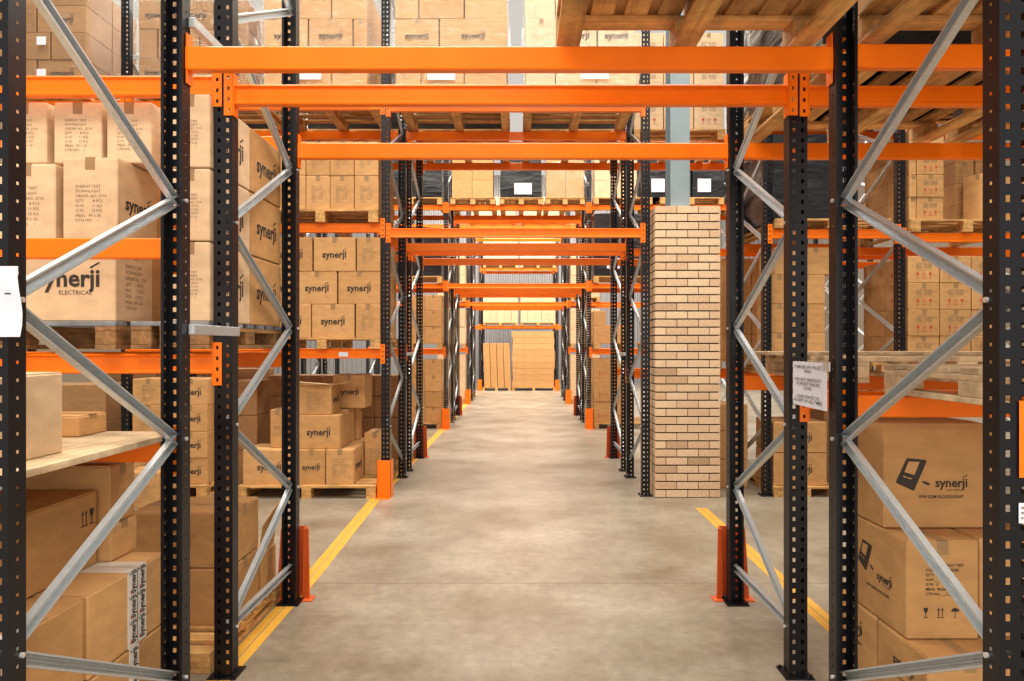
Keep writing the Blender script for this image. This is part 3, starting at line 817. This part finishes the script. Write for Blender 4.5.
# ================================================================== RACK 1 RIGHT BAY
gR = 'floodlight cartons on the floor of the first rack right bay'
def flood_prints(c, D, face, ctr, spots):
    """spots: metres along the face from its middle and height fraction for picture, hinge, logo, product line"""
    W = D[0] if face == 'F' else D[1]
    (pu, pv, pw), (hu, hv, hw), (lu, lv, lw), (tu, tv, tw) = spots
    fl = put(c, FLOOD, 'printed_floodlight', face, D, .5+pu/W, pv, pw)
    link('lamp_window', FLOODW, parent=fl, loc=(-.01, -.002, .13), scale=(.55, 1, .55))
    put(c, HINGE, 'printed_hinge', face, D, .5+hu/W, hv, hw)
    put(c, LOGO2, 'printed_logo', face, D, .5+lu/W, lv, lw)
    put(c, FLTXT, 'printed_product_line', face, D, .5+tu/W, tv, tw)
D1 = (.544, .52, .45)
c = carton(1.615, 2.165, 3.11, 3.636, .811, 1.262, 'big carton with floodlight picture and logo, topmost under the empty pallet', gR, '', 'card', rot=0)
flood_prints(c, D1, 'F', 0, ((-.149, .53, .135), (-.084, .445, .036), (.030, .445, .145), (-.015, .31, .20)))
D2 = (.302, .53, .413)
c = carton(1.612, 1.92, 2.92, 3.456, .396, .808, 'carton with data text and handling symbols on its end, middle of stack', gR, '', 'card', rot=0)
put(c, DATA2, 'printed_text', 'F', D2, .53, .60, .16); put(c, SYM, 'printed_symbols', 'F', D2, .48, .27, .15)
flood_prints(c, D2, 'L', 0, ((-.085, .60, .13), (-.022, .51, .036), (.088, .46, .13), (.03, .30, .20)))
c = carton(1.93, 2.30, 2.94, 3.47, .396, .808, 'carton right of the symbol-marked one, behind the near post', gR, '', 'card', rot=0)
for k, (xa, xb, ya, yb, nm) in enumerate(((1.605, 1.95, 2.756, 3.15, 'near'), (1.605, 1.95, 3.155, 3.62, 'far'), (1.955, 2.35, 2.76, 3.62, 'right-hand'))):
    c = carton(xa, xb, ya, yb, .001, .393, 'bottom carton of the floodlight stack, %s one on the floor' % nm, gR, '', 'card', rot=0)
    if k < 2: put(c, FLTXT, 'printed_product_line', 'L', (xb-xa-.006, yb-ya-.006, .39), .5, .55, .2); put(c, LOGO2, 'printed_logo', 'L', (xb-xa-.006, yb-ya-.006, .39), .55, .72, .16)
pallet(1.58, 2.72, 3.36, 4.50, 1.442, 'empty pallet on the chest-high beams, first rack right bay', cross=True, mats=('wood_pale', 'wood_pale'), h=.125)
pallet(2.80, 4.02, 3.36, 4.50, 1.442, 'second empty pallet farther from tunnel, first rack right bay', cross=True, mats=('wood_pale', 'wood_pale'), h=.125)
pallet(1.58, 2.72, 1.88, 3.04, 1.417, 'empty pallet on chest-high beams nearest the camera, right bay', cross=True, mats=('wood_pale', 'wood_pale'), h=.125)
mb = MB(); mb.box(-1.29, 1.29, -.3, .3, 0, .018, .002)
o = link('loose_board', mb.mesh('loose_board', True), M['wood_pale'], loc=(2.72, 4.2, 1.5685)); tag(o, 'long pale board lying across the empty pallets', 'board')
# overhead pallets seen from below
pallet(.16, 1.27, 1.95, 3.12, 2.916, 'large pallet overhead seen from below, resting over the tunnel', cross=False, h=.15)
for i, (xa, xb) in enumerate(((.17, .71), (.72, 1.26))):  # load above the view, added to block light over the tunnel pallet
    for j, (ya, yb) in enumerate(((1.97, 2.53), (2.54, 3.10))):
        carton(xa, xb, ya, yb, 3.068, 3.5, 'unseen carton added to shade the overhead tunnel pallet, %s %s corner' % (('near', 'far')[j], ('left', 'right')[i]), 'cartons on overhead pallets', '', 'card')
for i, (a, b_) in enumerate(((1.46, 2.66), (2.78, 3.98))):
    pallet(a, b_, 1.93, 3.12, 2.916, 'overhead pallet seen from below, first rack near half, %s in right bay' % ('inner', 'outer')[i], cross=False, h=.15)
    for j, (ya, yb) in enumerate(((1.95, 2.52), (2.53, 3.10))):
        carton(a+.02, b_-.02, ya, yb, 3.068, 3.6, 'wide carton on the %s overhead pallet of near right bay, %s one' % (('inner', 'outer')[i], ('front', 'back')[j]), 'cartons on overhead pallets', '', 'card')
for i, (a, b_) in enumerate(((1.46, 2.66), (2.78, 3.98))):
    pallet(a, b_, 3.38, 4.58, 2.938, 'overhead pallet seen from below, first rack far half, %s in right bay' % ('inner', 'outer')[i], cross=False, h=.14)
    wrapped(a+.02, b_-.02, 3.42, 4.54, 3.08, 4.2, 'dark wrapped load above the far right bay, %s pallet' % ('inner', 'outer')[i], seed=9+i)

# ================================================================== RACK 2 LEFT
PZ = 1.59
pallet(-2.75, -1.50, 7.50, 8.70, PZ, 'pallet on chest-high beams under logo cartons, second rack left bay', h=.12)
load('chest-high shelf, second rack left bay', [
    (1.71, 2.07, [(-3.1, -2.71, 'logoF'), (-2.70, -2.245, 'logoF'), (-2.24, -1.775, 'logoF'), (-1.765, -1.50, 'dataF')]),
    (2.07, 2.425, [(-2.85, -2.40, 'logoF'), (-2.395, -1.965, 'logoF'), (-1.955, -1.50, 'logoF')]),
    (2.425, 2.79, [(-3.1, -2.70, 'logoF'), (-2.69, -2.23, 'logoF'), (-2.22, -1.765, 'logoF'), (-1.755, -1.50, 'dataF')])], 7.52, .5, back=('R', .5))
pallet(-2.75, -1.52, 7.48, 8.70, 2.949, 'pallet above the door-height beams, second rack left bay', h=.135, mats=('wood_x', 'wood_y'))
load('door-height shelf, second rack left bay', [
    (3.085, 3.455, [-2.83, -2.56, -2.30, -2.04, -1.78, -1.52]), (3.455, 3.82, [-2.83, -2.56, -2.30, -2.04, -1.78, -1.52])], 7.52, .45, prints='dataF', back=('R', .5))
pallet(-2.75, -1.60, 7.46, 8.72, 4.276, 'pallet seen from below on second level, second rack left bay, nearer tunnel', cross=True)
load('near upper load, second rack left', [
    (4.412, 4.78, [(-2.75, -2.46, 'logoF'), (-2.45, -2.03, ''), (-2.02, -1.64, '')]), (4.78, 5.14, [(-2.75, -2.28, 'logoF'), (-2.27, -1.8, 'logoF'), (-1.79, -1.64, '')]), (5.14, 5.5, [(-2.75, -2.46, ''), (-2.45, -2.03, ''), (-2.02, -1.64, '')])], 7.52, .5, back=('R', .5))
filmshell(-2.78, -1.61, 7.50, 8.6, 4.418, 5.52, 'clear film round the upper load left of the tunnel', 2, sheet=[(.42, .10, .33, .11)])
pallet(-4.10, -2.90, 7.46, 8.72, 4.276, 'pallet seen from below on second level, second rack left bay, middle', cross=True)
load('middle upper load, second rack left', [
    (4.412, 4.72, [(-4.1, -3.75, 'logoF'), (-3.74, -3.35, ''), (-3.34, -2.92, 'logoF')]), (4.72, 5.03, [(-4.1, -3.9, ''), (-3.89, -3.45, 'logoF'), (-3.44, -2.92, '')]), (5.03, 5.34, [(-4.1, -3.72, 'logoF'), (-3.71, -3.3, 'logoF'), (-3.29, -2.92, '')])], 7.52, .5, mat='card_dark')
filmshell(-4.13, -2.89, 7.50, 8.6, 4.418, 5.36, 'clear film round the middle upper load, second rack left bay', 4)
pallet(-5.75, -4.62, 7.46, 8.72, 4.276, 'pallet on second level beyond the far left upright, second rack', cross=True)
load('outer left load, second rack, upper', [
    (4.412, 4.70, [(-5.7, -5.2, 'logoF'), (-5.19, -4.66, 'logoF')]), (4.70, 4.99, [(-5.7, -5.05, ''), (-5.04, -4.66, '')]), (4.99, 5.28, [(-5.7, -5.2, 'logoF'), (-5.19, -4.66, 'logoF')]), (5.28, 5.57, [(-5.7, -5.05, ''), (-5.04, -4.66, '')])], 7.52, .5, mat='card_dark', back=('R', .5))
filmshell(-5.73, -4.62, 7.50, 8.6, 4.418, 5.59, 'clear film round the outermost upper load on the left', 6, sheet=[(.55, .4, .1, .09), (.55, .1, .1, .1)])
# floor
gL = 'cartons on the floor pallet of the second rack left bay'
pallet(-3.0, -1.53, 7.42, 8.6, 0, 'floor pallet under the open carton, second rack left bay', h=.135)
def c2(px0, px1, py0, py1, s, label, pr='', d=.42, mat='card', **k):
    return carton((px0-X0)/s, (px1-X0)/s, F/s, F/s+d, H-(py1-Y0)/s, H-(py0-Y0)/s, label, gL, pr, mat, **k)
zt = .1355
carton(-2.97, -2.40, 7.50, 8.0, zt, .51, 'logo carton at left front of the floor pallet', gL, 'logoF', rot=0)
carton(-2.385, -2.085, 7.50, 8.0, zt, .51, 'logo carton in middle front of the floor pallet', gL, 'logoF', rot=0)
carton(-2.08, -1.78, 7.50, 8.0, zt, .51, 'end-on text carton at right front of the floor pallet', gL, 'dataF logoR', rot=0)
carton(-2.38, -1.80, 8.02, 8.5, zt, .51, 'hidden rear carton supporting the slim cartons on floor pallet', gL, '', rot=0)
carton(-1.79, -1.55, 8.05, 8.5, zt, .62, 'pale-topped carton behind the front row of floor pallet', gL, 'dataF', rot=0)
carton(-2.72, -2.56, 7.62, 8.1, .5105, .93, 'narrow text carton standing on the left front carton', gL, 'dataF', rot=0)
carton(-2.40, -1.94, 7.55, 7.95, .5105, .875, 'logo carton in middle row beneath the open carton', gL, 'logoF', rot=0)
for i, (ya, yb) in enumerate(((7.97, 8.12), (8.125, 8.28), (8.285, 8.45))):
    carton(-2.30, -1.96+.03*i, ya, yb, .5105, .90, 'slim carton %s behind the middle-row logo carton' % ('first', 'second', 'third')[i], gL, '', rot=0)
c = carton(-2.42, -2.04, 7.58, 7.98, .8755, 1.20, 'open-topped carton with ragged flaps on top of the floor stack', gL, 'dataF logoR', rot=0, tape=False)
mb = MB()
mb.hexa([(-.19, -.197, .32), (.19, -.197, .32), (.19, -.193, .32), (-.19, -.193, .32), (-.17, -.26, .36), (.16, -.27, .335), (.16, -.265, .34), (-.17, -.255, .365)])
mb.hexa([(.187, -.19, .32), (.187, .19, .32), (.191, .19, .32), (.191, -.19, .32), (.33, -.16, .345), (.36, .17, .33), (.36, .17, .335), (.33, -.16, .35)])
link('open_flaps', mb.mesh('open_flaps'), M['card_pale'], parent=c)
carton(-2.15, -1.78, 8.05, 8.45, .905, 1.29, 'logo carton behind the open-topped carton', gL, 'logoF', rot=0)
for i, (za, zb) in enumerate(((.001, .42), (.425, .82), (.825, 1.22))):
    carton(-3.32, -3.02, 8.05, 8.5, za, zb, 'dark plain carton left of the floor pallet, %s of three' % ('bottom', 'middle', 'top')[i], gL, '', 'card_dark')
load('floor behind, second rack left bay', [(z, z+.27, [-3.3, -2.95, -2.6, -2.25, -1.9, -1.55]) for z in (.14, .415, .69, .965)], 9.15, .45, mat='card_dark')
pallet(-3.3, -1.52, 9.1, 10.1, 0, 'floor pallet in far half, second rack left bay', h=.135)
pallet(-4.16, -3.34, 7.44, 8.6, 0, 'floor pallet farther left, second rack left bay', h=.135)
load('tall column far left on second rack floor', [(.137+k*.283, .137+(k+1)*.283, [(-4.16, -3.82, 'dataF'), (-3.72, -3.35, 'logoF')]) for k in range(4)], 7.5, .45)
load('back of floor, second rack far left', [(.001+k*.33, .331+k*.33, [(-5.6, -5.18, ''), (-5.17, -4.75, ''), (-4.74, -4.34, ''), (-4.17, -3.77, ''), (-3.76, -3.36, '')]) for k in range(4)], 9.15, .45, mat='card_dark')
carton(-3.97, -3.60, 6.98, 7.35, 0.001, .36, 'small carton on open floor before the second rack', None, 'dataF')
load('floor of outer left bay, second rack', [(.001+k*.4, .001+(k+1)*.4, [-5.6, -5.05, -4.5]) for k in range(3)], 7.6, .5, mat='card_dark')

# ================================================================== TUNNEL UPPER LEVEL RACK 2
pallet(-1.36, -.12, 7.46, 8.72, 4.276, 'pallet seen from below over the tunnel, second rack, left one', cross=True)
pallet(.04, 1.28, 7.46, 8.72, 4.276, 'pallet seen from below over the tunnel, second rack, right one', cross=True)
load('left load over second rack tunnel', [
    (4.412, 4.78, [(-1.34, -1.065, 'dataF'), (-1.06, -.60, ''), (-.595, -.14, '')]), (4.78, 5.14, [(-1.34, -.87, 'logoF'), (-.86, -.14, 'logoF')]),
    (5.14, 5.5, [(-1.34, -1.09, 'dataF'), (-1.08, -.60, ''), (-.59, -.14, '')])], 7.52, .5, back=('R', .5))
filmshell(-1.365, -.115, 7.50, 8.6, 4.418, 5.52, 'clear film round the left load over the tunnel', 7, sheet=[(.42, .10, .3, .12)])
load('right load over second rack tunnel', [
    (4.412, 4.78, [(.06, .38, ''), (.385, .82, ''), (.825, 1.25, '')]), (4.78, 5.14, [(.06, .41, ''), (.42, .83, 'logoF'), (.84, 1.25, 'logoF')]),
    (5.14, 5.5, [(.06, .38, ''), (.385, .82, ''), (.825, 1.25, '')])], 7.52, .5, mat='card_pale', back=('L', .5))
filmshell(.035, 1.275, 7.50, 8.6, 4.418, 5.52, 'clear film round the right load over the tunnel', 8, sheet=[(.62, .10, .3, .10)])
for i, (a, b_) in enumerate(((-2.75, -1.52), (-4.1, -2.88))):
    pallet(a, b_, 9.0, 10.2, 4.276, 'pallet on second level, far half of second rack left bay, %s' % ('inner one', 'outer one')[i], cross=True)
    wrapped(a+.02, b_-.02, 9.03, 10.17, 4.412, 5.4, 'dark wrapped load, second level far half, second rack left, %s' % ('inner one', 'outer one')[i], seed=24+i)
# far half: dark wrapped loads
for i, (a, b_) in enumerate(((-1.34, -.14), (.04, 1.26))):
    pallet(a, b_, 9.0, 10.2, 4.276, 'pallet over the tunnel, far half of second rack, %s' % ('left one', 'right one')[i], cross=True)
    wrapped(a+.02, b_-.02, 9.03, 10.17, 4.412, 5.4, 'dark wrapped load over the tunnel, far half of second rack, %s' % ('left one', 'right one')[i], seed=20+i)

# ================================================================== RACK 2 RIGHT
z = 1.44
def rowsz(z0, n, h): return [(z0+k*h, z0+(k+1)*h) for k in range(n)]
pallet(2.74, 3.98, 7.50, 8.70, 1.306, 'pallet on waist-high beams right of the brick column')
load('shelf between brick column and next upright, waist height', [(a, b_, [2.75, 2.93, 3.34]) for i, (a, b_) in enumerate(rowsz(1.442, 3, .32))]+[(2.402, 2.70, [2.78, 3.05, 3.42])], 7.62 if False else 7.64, .5, look='plain')
beams(1, rL, rR, [2, 3], 1.25, 'in right bay', 'waist height')
pallet(2.5, 3.6, 9.0, 10.2, 1.306, 'pallet on waist-high beams in far half, second rack right bay')
load('waist shelf of far half, second rack right', [(a, b_, [2.62, 3.02, 3.42]) for a, b_ in rowsz(1.442, 4, .33)], 9.1, .5)
pallet(4.20, 5.42, 7.50, 8.70, 1.306, 'pallet on waist-high beams in the outer right bay')
load('waist shelf, outer right bay', [(a, b_, [(4.19, 4.53, 'datRF symRL'), (4.535, 4.87, 'datRF'), (4.875, 5.2, 'datRF')]) for a, b_ in rowsz(1.442, 4, .287)], 7.54, .5, back=('L', .5))
pallet(2.74, 3.98, 7.50, 8.70, 2.886, 'pallet on door-height beams right of the brick column', h=.10)
wrapped(2.72, 3.36, 7.53, 8.6, 2.988, 3.9, 'dark wrapped load right of the brick column', seed=31)
pallet(4.20, 5.42, 7.50, 8.70, 2.846, 'pallet on door-height beams in the outer right bay', h=.135)
load('inner stack, outer upper shelf', [(a, b_, [(4.20, 4.275, ''), (4.28, 4.57, 'datRF')]) for a, b_ in rowsz(2.983, 4, .242)], 7.53, .5, back=('L', .5))
load('door-height shelf in the outer right bay, outer stack', [(a, b_, [(4.95, 5.17, 'dataF'), (5.18, 5.42, 'dataF')]) for a, b_ in rowsz(2.983, 4, .242)], 7.95, .5)
carton(5.0, 5.42, 7.52, 7.9, 2.983, 3.5, 'tilted carton at outer right of the door-height shelf', None, '', rot=.25)
for i, (a, b_) in enumerate(((2.74, 4.0), (4.22, 5.44))):
    pallet(a, b_, 7.46, 8.72, 4.276, 'pallet on second level, second rack right side, %s' % ('beside the brick column', 'outer bay')[i], cross=True)
    wrapped(a+.03, b_-.03, 7.5, 8.68, 4.412, 5.5, 'dark wrapped load on second level right, %s' % ('beside the brick column', 'outer bay')[i], seed=40+i)
# floor
pallet(2.73, 3.42, 7.50, 8.60, 0, 'floor pallet under two big cartons right of brick column', h=.11)
load('floor right of the brick column', [(.112, .465, [(2.74, 3.32, 'logoF')]), (.47, .80, [(2.74, 3.32, 'logoF')])], 7.55, .6, look='wide')
load('floor between column and upright, set back', [(.001, .32, [2.25, 2.61]), (.325, .65, [2.25, 2.61]), (.655, .95, [2.28, 2.61])], 8.0, .5)
load('floor near second upright, second rack', [(.001+k*.33, .331+k*.33, [3.45, 3.95]) for k in range(3)], 7.95, .5, mat='card_dark')
# far half behind the brick column
pallet(1.45, 2.65, 9.0, 10.2, 4.276, 'pallet on second level behind the steel column', cross=True)
pallet(2.75, 3.95, 9.0, 10.2, 4.276, 'second pallet on second level behind the steel column', cross=True)
load('second level behind the steel column', [(a, b_, [(1.47, 1.86, 'datRF'), (1.865, 2.25, 'datRF'), (2.255, 2.64, 'datRF')]) for a, b_ in rowsz(4.412, 3, .42)], 9.05, .5, mat='card_pale')

# ================================================================== RACK 3
W3 = 13.70
# tunnel upper level
for i, (a, b_) in enumerate(((-1.36, -.48), (-.40, .46), (.50, 1.28))):
    pallet(a, b_, W3, W3+1.2, 4.396, 'pallet over the tunnel, third rack, %s of three' % ('leftmost', 'middle', 'rightmost')[i], cross=False)
load('over the tunnel, third rack', [(a, b_, [-1.33, -.93, -.52]) for a, b_ in rowsz(4.532, 3, .34)], W3+.03, .5, look='dim', tape=False)
wrapped(-.38, .43, W3+.03, W3+1.15, 4.532, 5.6, 'black wrapped load with white sheet over the tunnel, third rack', sheet=[(.55, .16, .34, .22)], seed=50)
load('right end over the tunnel, third rack', [(a, b_, [.52, .9, 1.26]) for a, b_ in rowsz(4.532, 3, .34)], W3+.03, .5, mat='card', tape=False)
filmshell(.49, 1.29, W3, W3+1.15, 4.53, 5.57, 'shiny clear film round the right end load, third rack', 11)
# left bay
pallet(-2.75, -1.52, W3, W3+1.2, 2.856, 'pallet on door-height beams, third rack left bay')
wrapped(-2.6, -1.53, W3+.03, W3+1.15, 2.99, 3.95, 'black wrapped load on door-height beams, third rack left bay', seed=51)
pallet(-2.75, -1.52, W3, W3+1.2, 4.396, 'pallet on second level, third rack left bay')
wrapped(-2.6, -1.53, W3+.03, W3+1.15, 4.532, 5.6, 'black wrapped load on second level, third rack left bay', seed=52)
pallet(-2.75, -1.52, W3, W3+1.2, 1.556, 'pallet on chest-high beams, third rack left bay')
load('chest-high shelf, third rack left bay', [(a, b_, [-2.2, -1.86, -1.53]) for a, b_ in rowsz(1.69, 3, .31)], W3+.03, .5, back=('R', .5))
pallet(-2.4, -1.53, W3, W3+1.2, 0, 'floor pallet, third rack left bay', h=.11)
load('floor, third rack left bay', [(a, b_, [-2.2, -1.86, -1.53]) for a, b_ in rowsz(.112, 4, .31)], W3+.03, .5, back=('R', .5))
# right bay
pallet(1.45, 2.6, W3, W3+1.2, 2.856, 'pallet on door-height beams, third rack right bay')
wrapped(1.45, 2.55, W3+.03, W3+1.15, 2.992, 4.22, 'black wrapped load on door-height beams, third rack right bay', sheet=[(.35, .2, .25, .2)], seed=53)
for i, (a, b_) in enumerate(((1.45, 2.6), (2.75, 4.0), (4.25, 5.5))):
    pallet(a, b_, W3, W3+1.2, 4.396, 'pallet on second level, third rack right, number %s from tunnel' % ('one', 'two', 'three')[i])
for i, (a, b_) in enumerate(((2.35, 3.35), (3.40, 4.0), (4.25, 5.45))):
    wrapped(a, b_, W3+.03, W3+1.15, 4.532, 5.6, 'black wrapped load behind the steel column, %s' % ('inner one with label sheet', 'middle one with label sheet', 'outermost in the row')[i], sheet=[(.36, .22, .26, .26)] if i < 2 else None, seed=60+i)
load('second level, third rack right bay', [(a, b_, [1.47, 1.85, 2.3]) for a, b_ in rowsz(4.532, 3, .34)], W3+.03, .5, mat='card_pale', tape=False)
pallet(1.45, 2.6, W3, W3+1.2, 1.556, 'pallet on chest-high beams, third rack right bay')
load('chest-high shelf, third rack right bay', [(1.69, 2.0, [1.45, 1.78, 2.1]), (2.0, 2.31, [1.45, 1.70])], W3+.03, .5, back=('L', .5), tape=False)
pallet(1.45, 2.6, W3, W3+1.2, 0, 'floor pallet, third rack right bay', h=.11)
load('floor, third rack right bay', [(a, b_, [(1.45, 1.82, 'symRF'), (1.825, 2.2, 'symRF')]) for a, b_ in rowsz(.112, 3, .42)], W3+.03, .5, back=('L', .5), tape=False)

# ================================================================== RACK 4
W4 = 19.56
for nm, a, b_ in (('left', -2.3, -1.52), ('right', 1.43, 2.25)):
    pallet(a, b_, W4, W4+1.2, 0, 'floor pallet, fourth rack %s bay' % nm, h=.12)
    load('floor, fourth rack %s bay' % nm, [(z0, z1, [a, b_]) for z0, z1 in ((.122, .75), (.752, 1.38))], W4+.03, 1.1, look='tall pale', mat='card_pale', tape=False)
    pallet(a, b_, W4, W4+1.2, 1.556, 'pallet on chest-high beams, fourth rack %s bay' % nm)
    load('chest-high shelf, fourth rack %s bay' % nm, [(z0, z1, [a, b_]) for z0, z1 in ((1.69, 2.15), (2.152, 2.66))], W4+.03, 1.1, look='tall pale', mat='card_pale', tape=False)
    pallet(a, b_, W4, W4+1.2, 2.856, 'pallet on door-height beams, fourth rack %s bay' % nm)
    load('door-height shelf, fourth rack %s bay' % nm, [(z0, z1, [a, b_]) for z0, z1 in ((2.99, 3.6), (3.602, 4.3))], W4+.03, 1.1, look='tall pale', mat='card_pale', tape=False)
for i, (a, b_) in enumerate(((-1.36, -.12), (.04, 1.28))):
    pallet(a, b_, W4, W4+1.2, 5.036, 'pallet over the tunnel, fourth rack, %s one' % ('left', 'right')[i])
    load('over the tunnel, fourth rack, %s load' % ('left', 'right')[i], [(5.172, 5.8, [a, (a+b_)/2, b_])], W4+.03, 1.1, mat='card_pale', tape=False)

# ================================================================== RACK 5 end bay
W5 = 25.36
pallet(-1.36, -.32, W5, W5+1.1, 0, 'floor pallet under the leaning tall cartons at the tunnel end', h=.12)
pallet(-.28, 1.30, W5, W5+1.1, 0, 'floor pallet under the flat carton pile at the tunnel end', h=.12)
for i in range(4):
    a = -1.30+i*.245
    o = carton(a, a+.235, W5+.03, W5+.8, .121, 1.72, 'tall slim carton leaning at the tunnel end, %s of four' % ('first from left', 'second from left', 'third from left', 'fourth from left')[i], 'tall slim cartons at tunnel end', '', 'card_dark' if False else 'card', rot=0, tape=False)
    o.rotation_euler = (0, -.035, 0); o.location.x += .02; o.location.z += .005
for i in range(9):
    carton(-.27+random.uniform(-.02, .02), 1.26+random.uniform(-.02, .02), W5+.03, W5+1.0, .121+i*.226, .121+(i+1)*.226-.003, 'wide flat carton in the end pile, %s from bottom' % ('lowest', 'second', 'third', 'fourth', 'fifth', 'sixth', 'seventh', 'eighth', 'topmost')[i] if i not in (0, 8) else 'wide flat carton, %s in the pile at the tunnel end' % ('lowest' if i == 0 else 'topmost'), 'flat cartons piled at tunnel end', '', 'card', rot=0, tape=False)
for i, (a, b_) in enumerate(((-1.33, -.06), (.03, 1.30))):
    pallet(a, b_, W5, W5+1.1, 2.366, 'pallet on head-height beams at the tunnel end, %s one' % ('left', 'right')[i], h=.1)
    w = (b_-a)/5
    load('head-height shelf at tunnel end, %s pallet' % ('left', 'right')[i], [(2.47, 3.05, [a+w*k for k in range(6)])], W5+.03, .9, look='pale', mat='card_pale', tape=False)
    carton(a, b_, W5+.03, W5+1.0, 3.055, 3.6, 'very wide pale carton above the %s end shelf cartons' % ('left', 'right')[i], None, '', 'card_pale', rot=0, tape=False)
    pallet(a, b_, W5, W5+1.1, 4.456, 'pallet on second level at the tunnel end, %s one' % ('left', 'right')[i])
    carton(a, b_, W5+.03, W5+1.05, 4.592, 5.9, 'huge cream carton on second level at the tunnel end, %s one' % ('left', 'right')[i], 'cream cartons at tunnel end', '', 'card_pale', rot=0, tape=False)

# ================================================================== NOTICES
def notice_lines(lines, ink='ink', w=1):
    m = norm(text_mesh(lines, 'notice_text', .01, align='CENTER', ls=1.0)); m.materials.append(M[ink]); return m
mb = MB(); n = 8
for i in range(n):
    def P(i): u = i/n; return (-.004*sin(pi*u)-.0015, u*.37, 0)
    a = P(i); b_ = P(i+1)
    mb.hexa([(a[0]-.0006, a[1], .003*i/n), (b_[0]-.0006, b_[1], .003*(i+1)/n), (b_[0], b_[1], .003*(i+1)/n), (a[0], a[1], .003*i/n), (a[0]-.0006, a[1], .207), (b_[0]-.0006, b_[1], .204), (b_[0], b_[1], .204), (a[0], a[1], .207)])
o = link('paper_notice', mb.mesh('paper_notice'), M['paper'], loc=(tR-.012, 2.965, 1.343)); tag(o, 'white paper notice with printed lines taped between two black posts', 'notice')
t1 = notice_lines(['ITEMS BELOW PALLET', 'HIGH', '', 'DO NOT OBSTRUCT', 'IN FRONT SPACES', 'ZONE', '', 'CLEAR SPACES TO', 'BE KEPT AT ALL TIMES'])
q = link('notice_text', t1, parent=o, loc=(-.0095, .185, .105), rot=(0, 0, -pi/2)); q.scale = (.30, 1, .19)
mb = MB(); mb.box(-.003, .0, -.03, .035, -.02, .02)
link('adhesive_tape', mb.mesh('adhesive_tape'), M['bolt'], parent=o, loc=(-.002, -.0, .19))['label'] = 'silver tape'
mb = MB()
for i in range(6):
    z0 = i*.032; d0 = .004*sin(i*.9); d1 = .004*sin((i+1)*.9)
    mb.hexa([(-.10, d0, z0), (.068+d0, d0, z0), (.068+d0, d0+.0006, z0), (-.10, d0+.0006, z0), (-.10, d1, z0+.032), (.068+d1, d1, z0+.032), (.068+d1, d1+.0006, z0+.032), (-.10, d1+.0006, z0+.032)])
o = link('paper_notice', mb.mesh('paper_notice'), M['paper'], loc=(XL+.02, 1.905, 1.645)); tag(o, 'white paper sheet hanging on the nearest black post at picture edge', 'notice')
mb = MB()
for x, z in ((-.02, .15), (.03, .115), (-.05, .11)): mb.box(x, x+.016, -.006, -.005, z, z+.004)
link('printed_marks', mb.mesh('printed_marks'), M['ink'], parent=o)
mb = MB(); mb.box(0, .04, -.002, 0, 0, .055)
o = link('barcode_label', mb.mesh('barcode_label'), M['paper'], loc=(XR+.005, 1.917, 1.135)); tag(o, 'small white sticker on the nearest black post', 'label')
mb = MB()
for k in range(3): mb.box(.006, .012+.01*k, -.003, -.002, .012+k*.014, .017+k*.014)
link('printed_marks', mb.mesh('label_marks'), M['grey_ink'], parent=o)
mb = MB(); mb.box(-.05, .05, -.002, 0, -.025, .025)
o = link('shelf_label', mb.mesh('shelf_label'), M['paper'], loc=(-1.9, 7.545, 1.53)); tag(o, 'small white location label on the orange beam under the logo cartons', 'label')

# ================================================================== LIGHT
def area(x, y, z, sx, sy, power, col=(1, .91, .79), rot=(0, 0, 0), name='high_bay_light'):
    l = bpy.data.lights.new(name, 'AREA'); l.shape = 'RECTANGLE'; l.size = sx; l.size_y = sy; l.energy = power; l.color = col
    o = bpy.data.objects.new(name, l); COL.objects.link(o); o.location = (x, y, z); o.rotation_euler = rot
    return o
area(0, .2, 7.5, 9, 2.2, 680)
area(0, 6.0, 9.3, 12, 2.0, 1050)
area(0, 12.0, 9.3, 12, 2.0, 1250)
area(0, 18.0, 9.3, 12, 2.0, 1600)
area(0, 24.0, 9.3, 12, 2.0, 2300)
# added fill light from behind the camera; no door is built there
area(0, -5.5, 2.2, 8, 4.0, 340, (1, .94, .86), (pi/2, 0, 0), 'rear_fill_light')
w = bpy.data.worlds.new('World'); sc.world = w; w.use_nodes = True
w.node_tree.nodes['Background'].inputs[0].default_value = (1.0, .93, .84, 1)
w.node_tree.nodes['Background'].inputs[1].default_value = .64

# ================================================================== CAMERA
cam = bpy.data.cameras.new('camera'); co = bpy.data.objects.new('camera', cam); COL.objects.link(co)
cam.sensor_width = 36; cam.lens = F/1024*36
cam.shift_x = -(X0-512)/1024; cam.shift_y = (Y0-340.5)/1024
co.location = (0, 0, H); co.rotation_euler = (pi/2, 0, 0)
cam.clip_end = 200
sc.camera = co
sc.view_settings.view_transform = 'Standard'; sc.view_settings.look = 'None'
sc.view_settings.gamma = 1; sc.view_settings.exposure = 0.08
sc.view_settings.use_curve_mapping = False
print('CARTONS', NC[0])
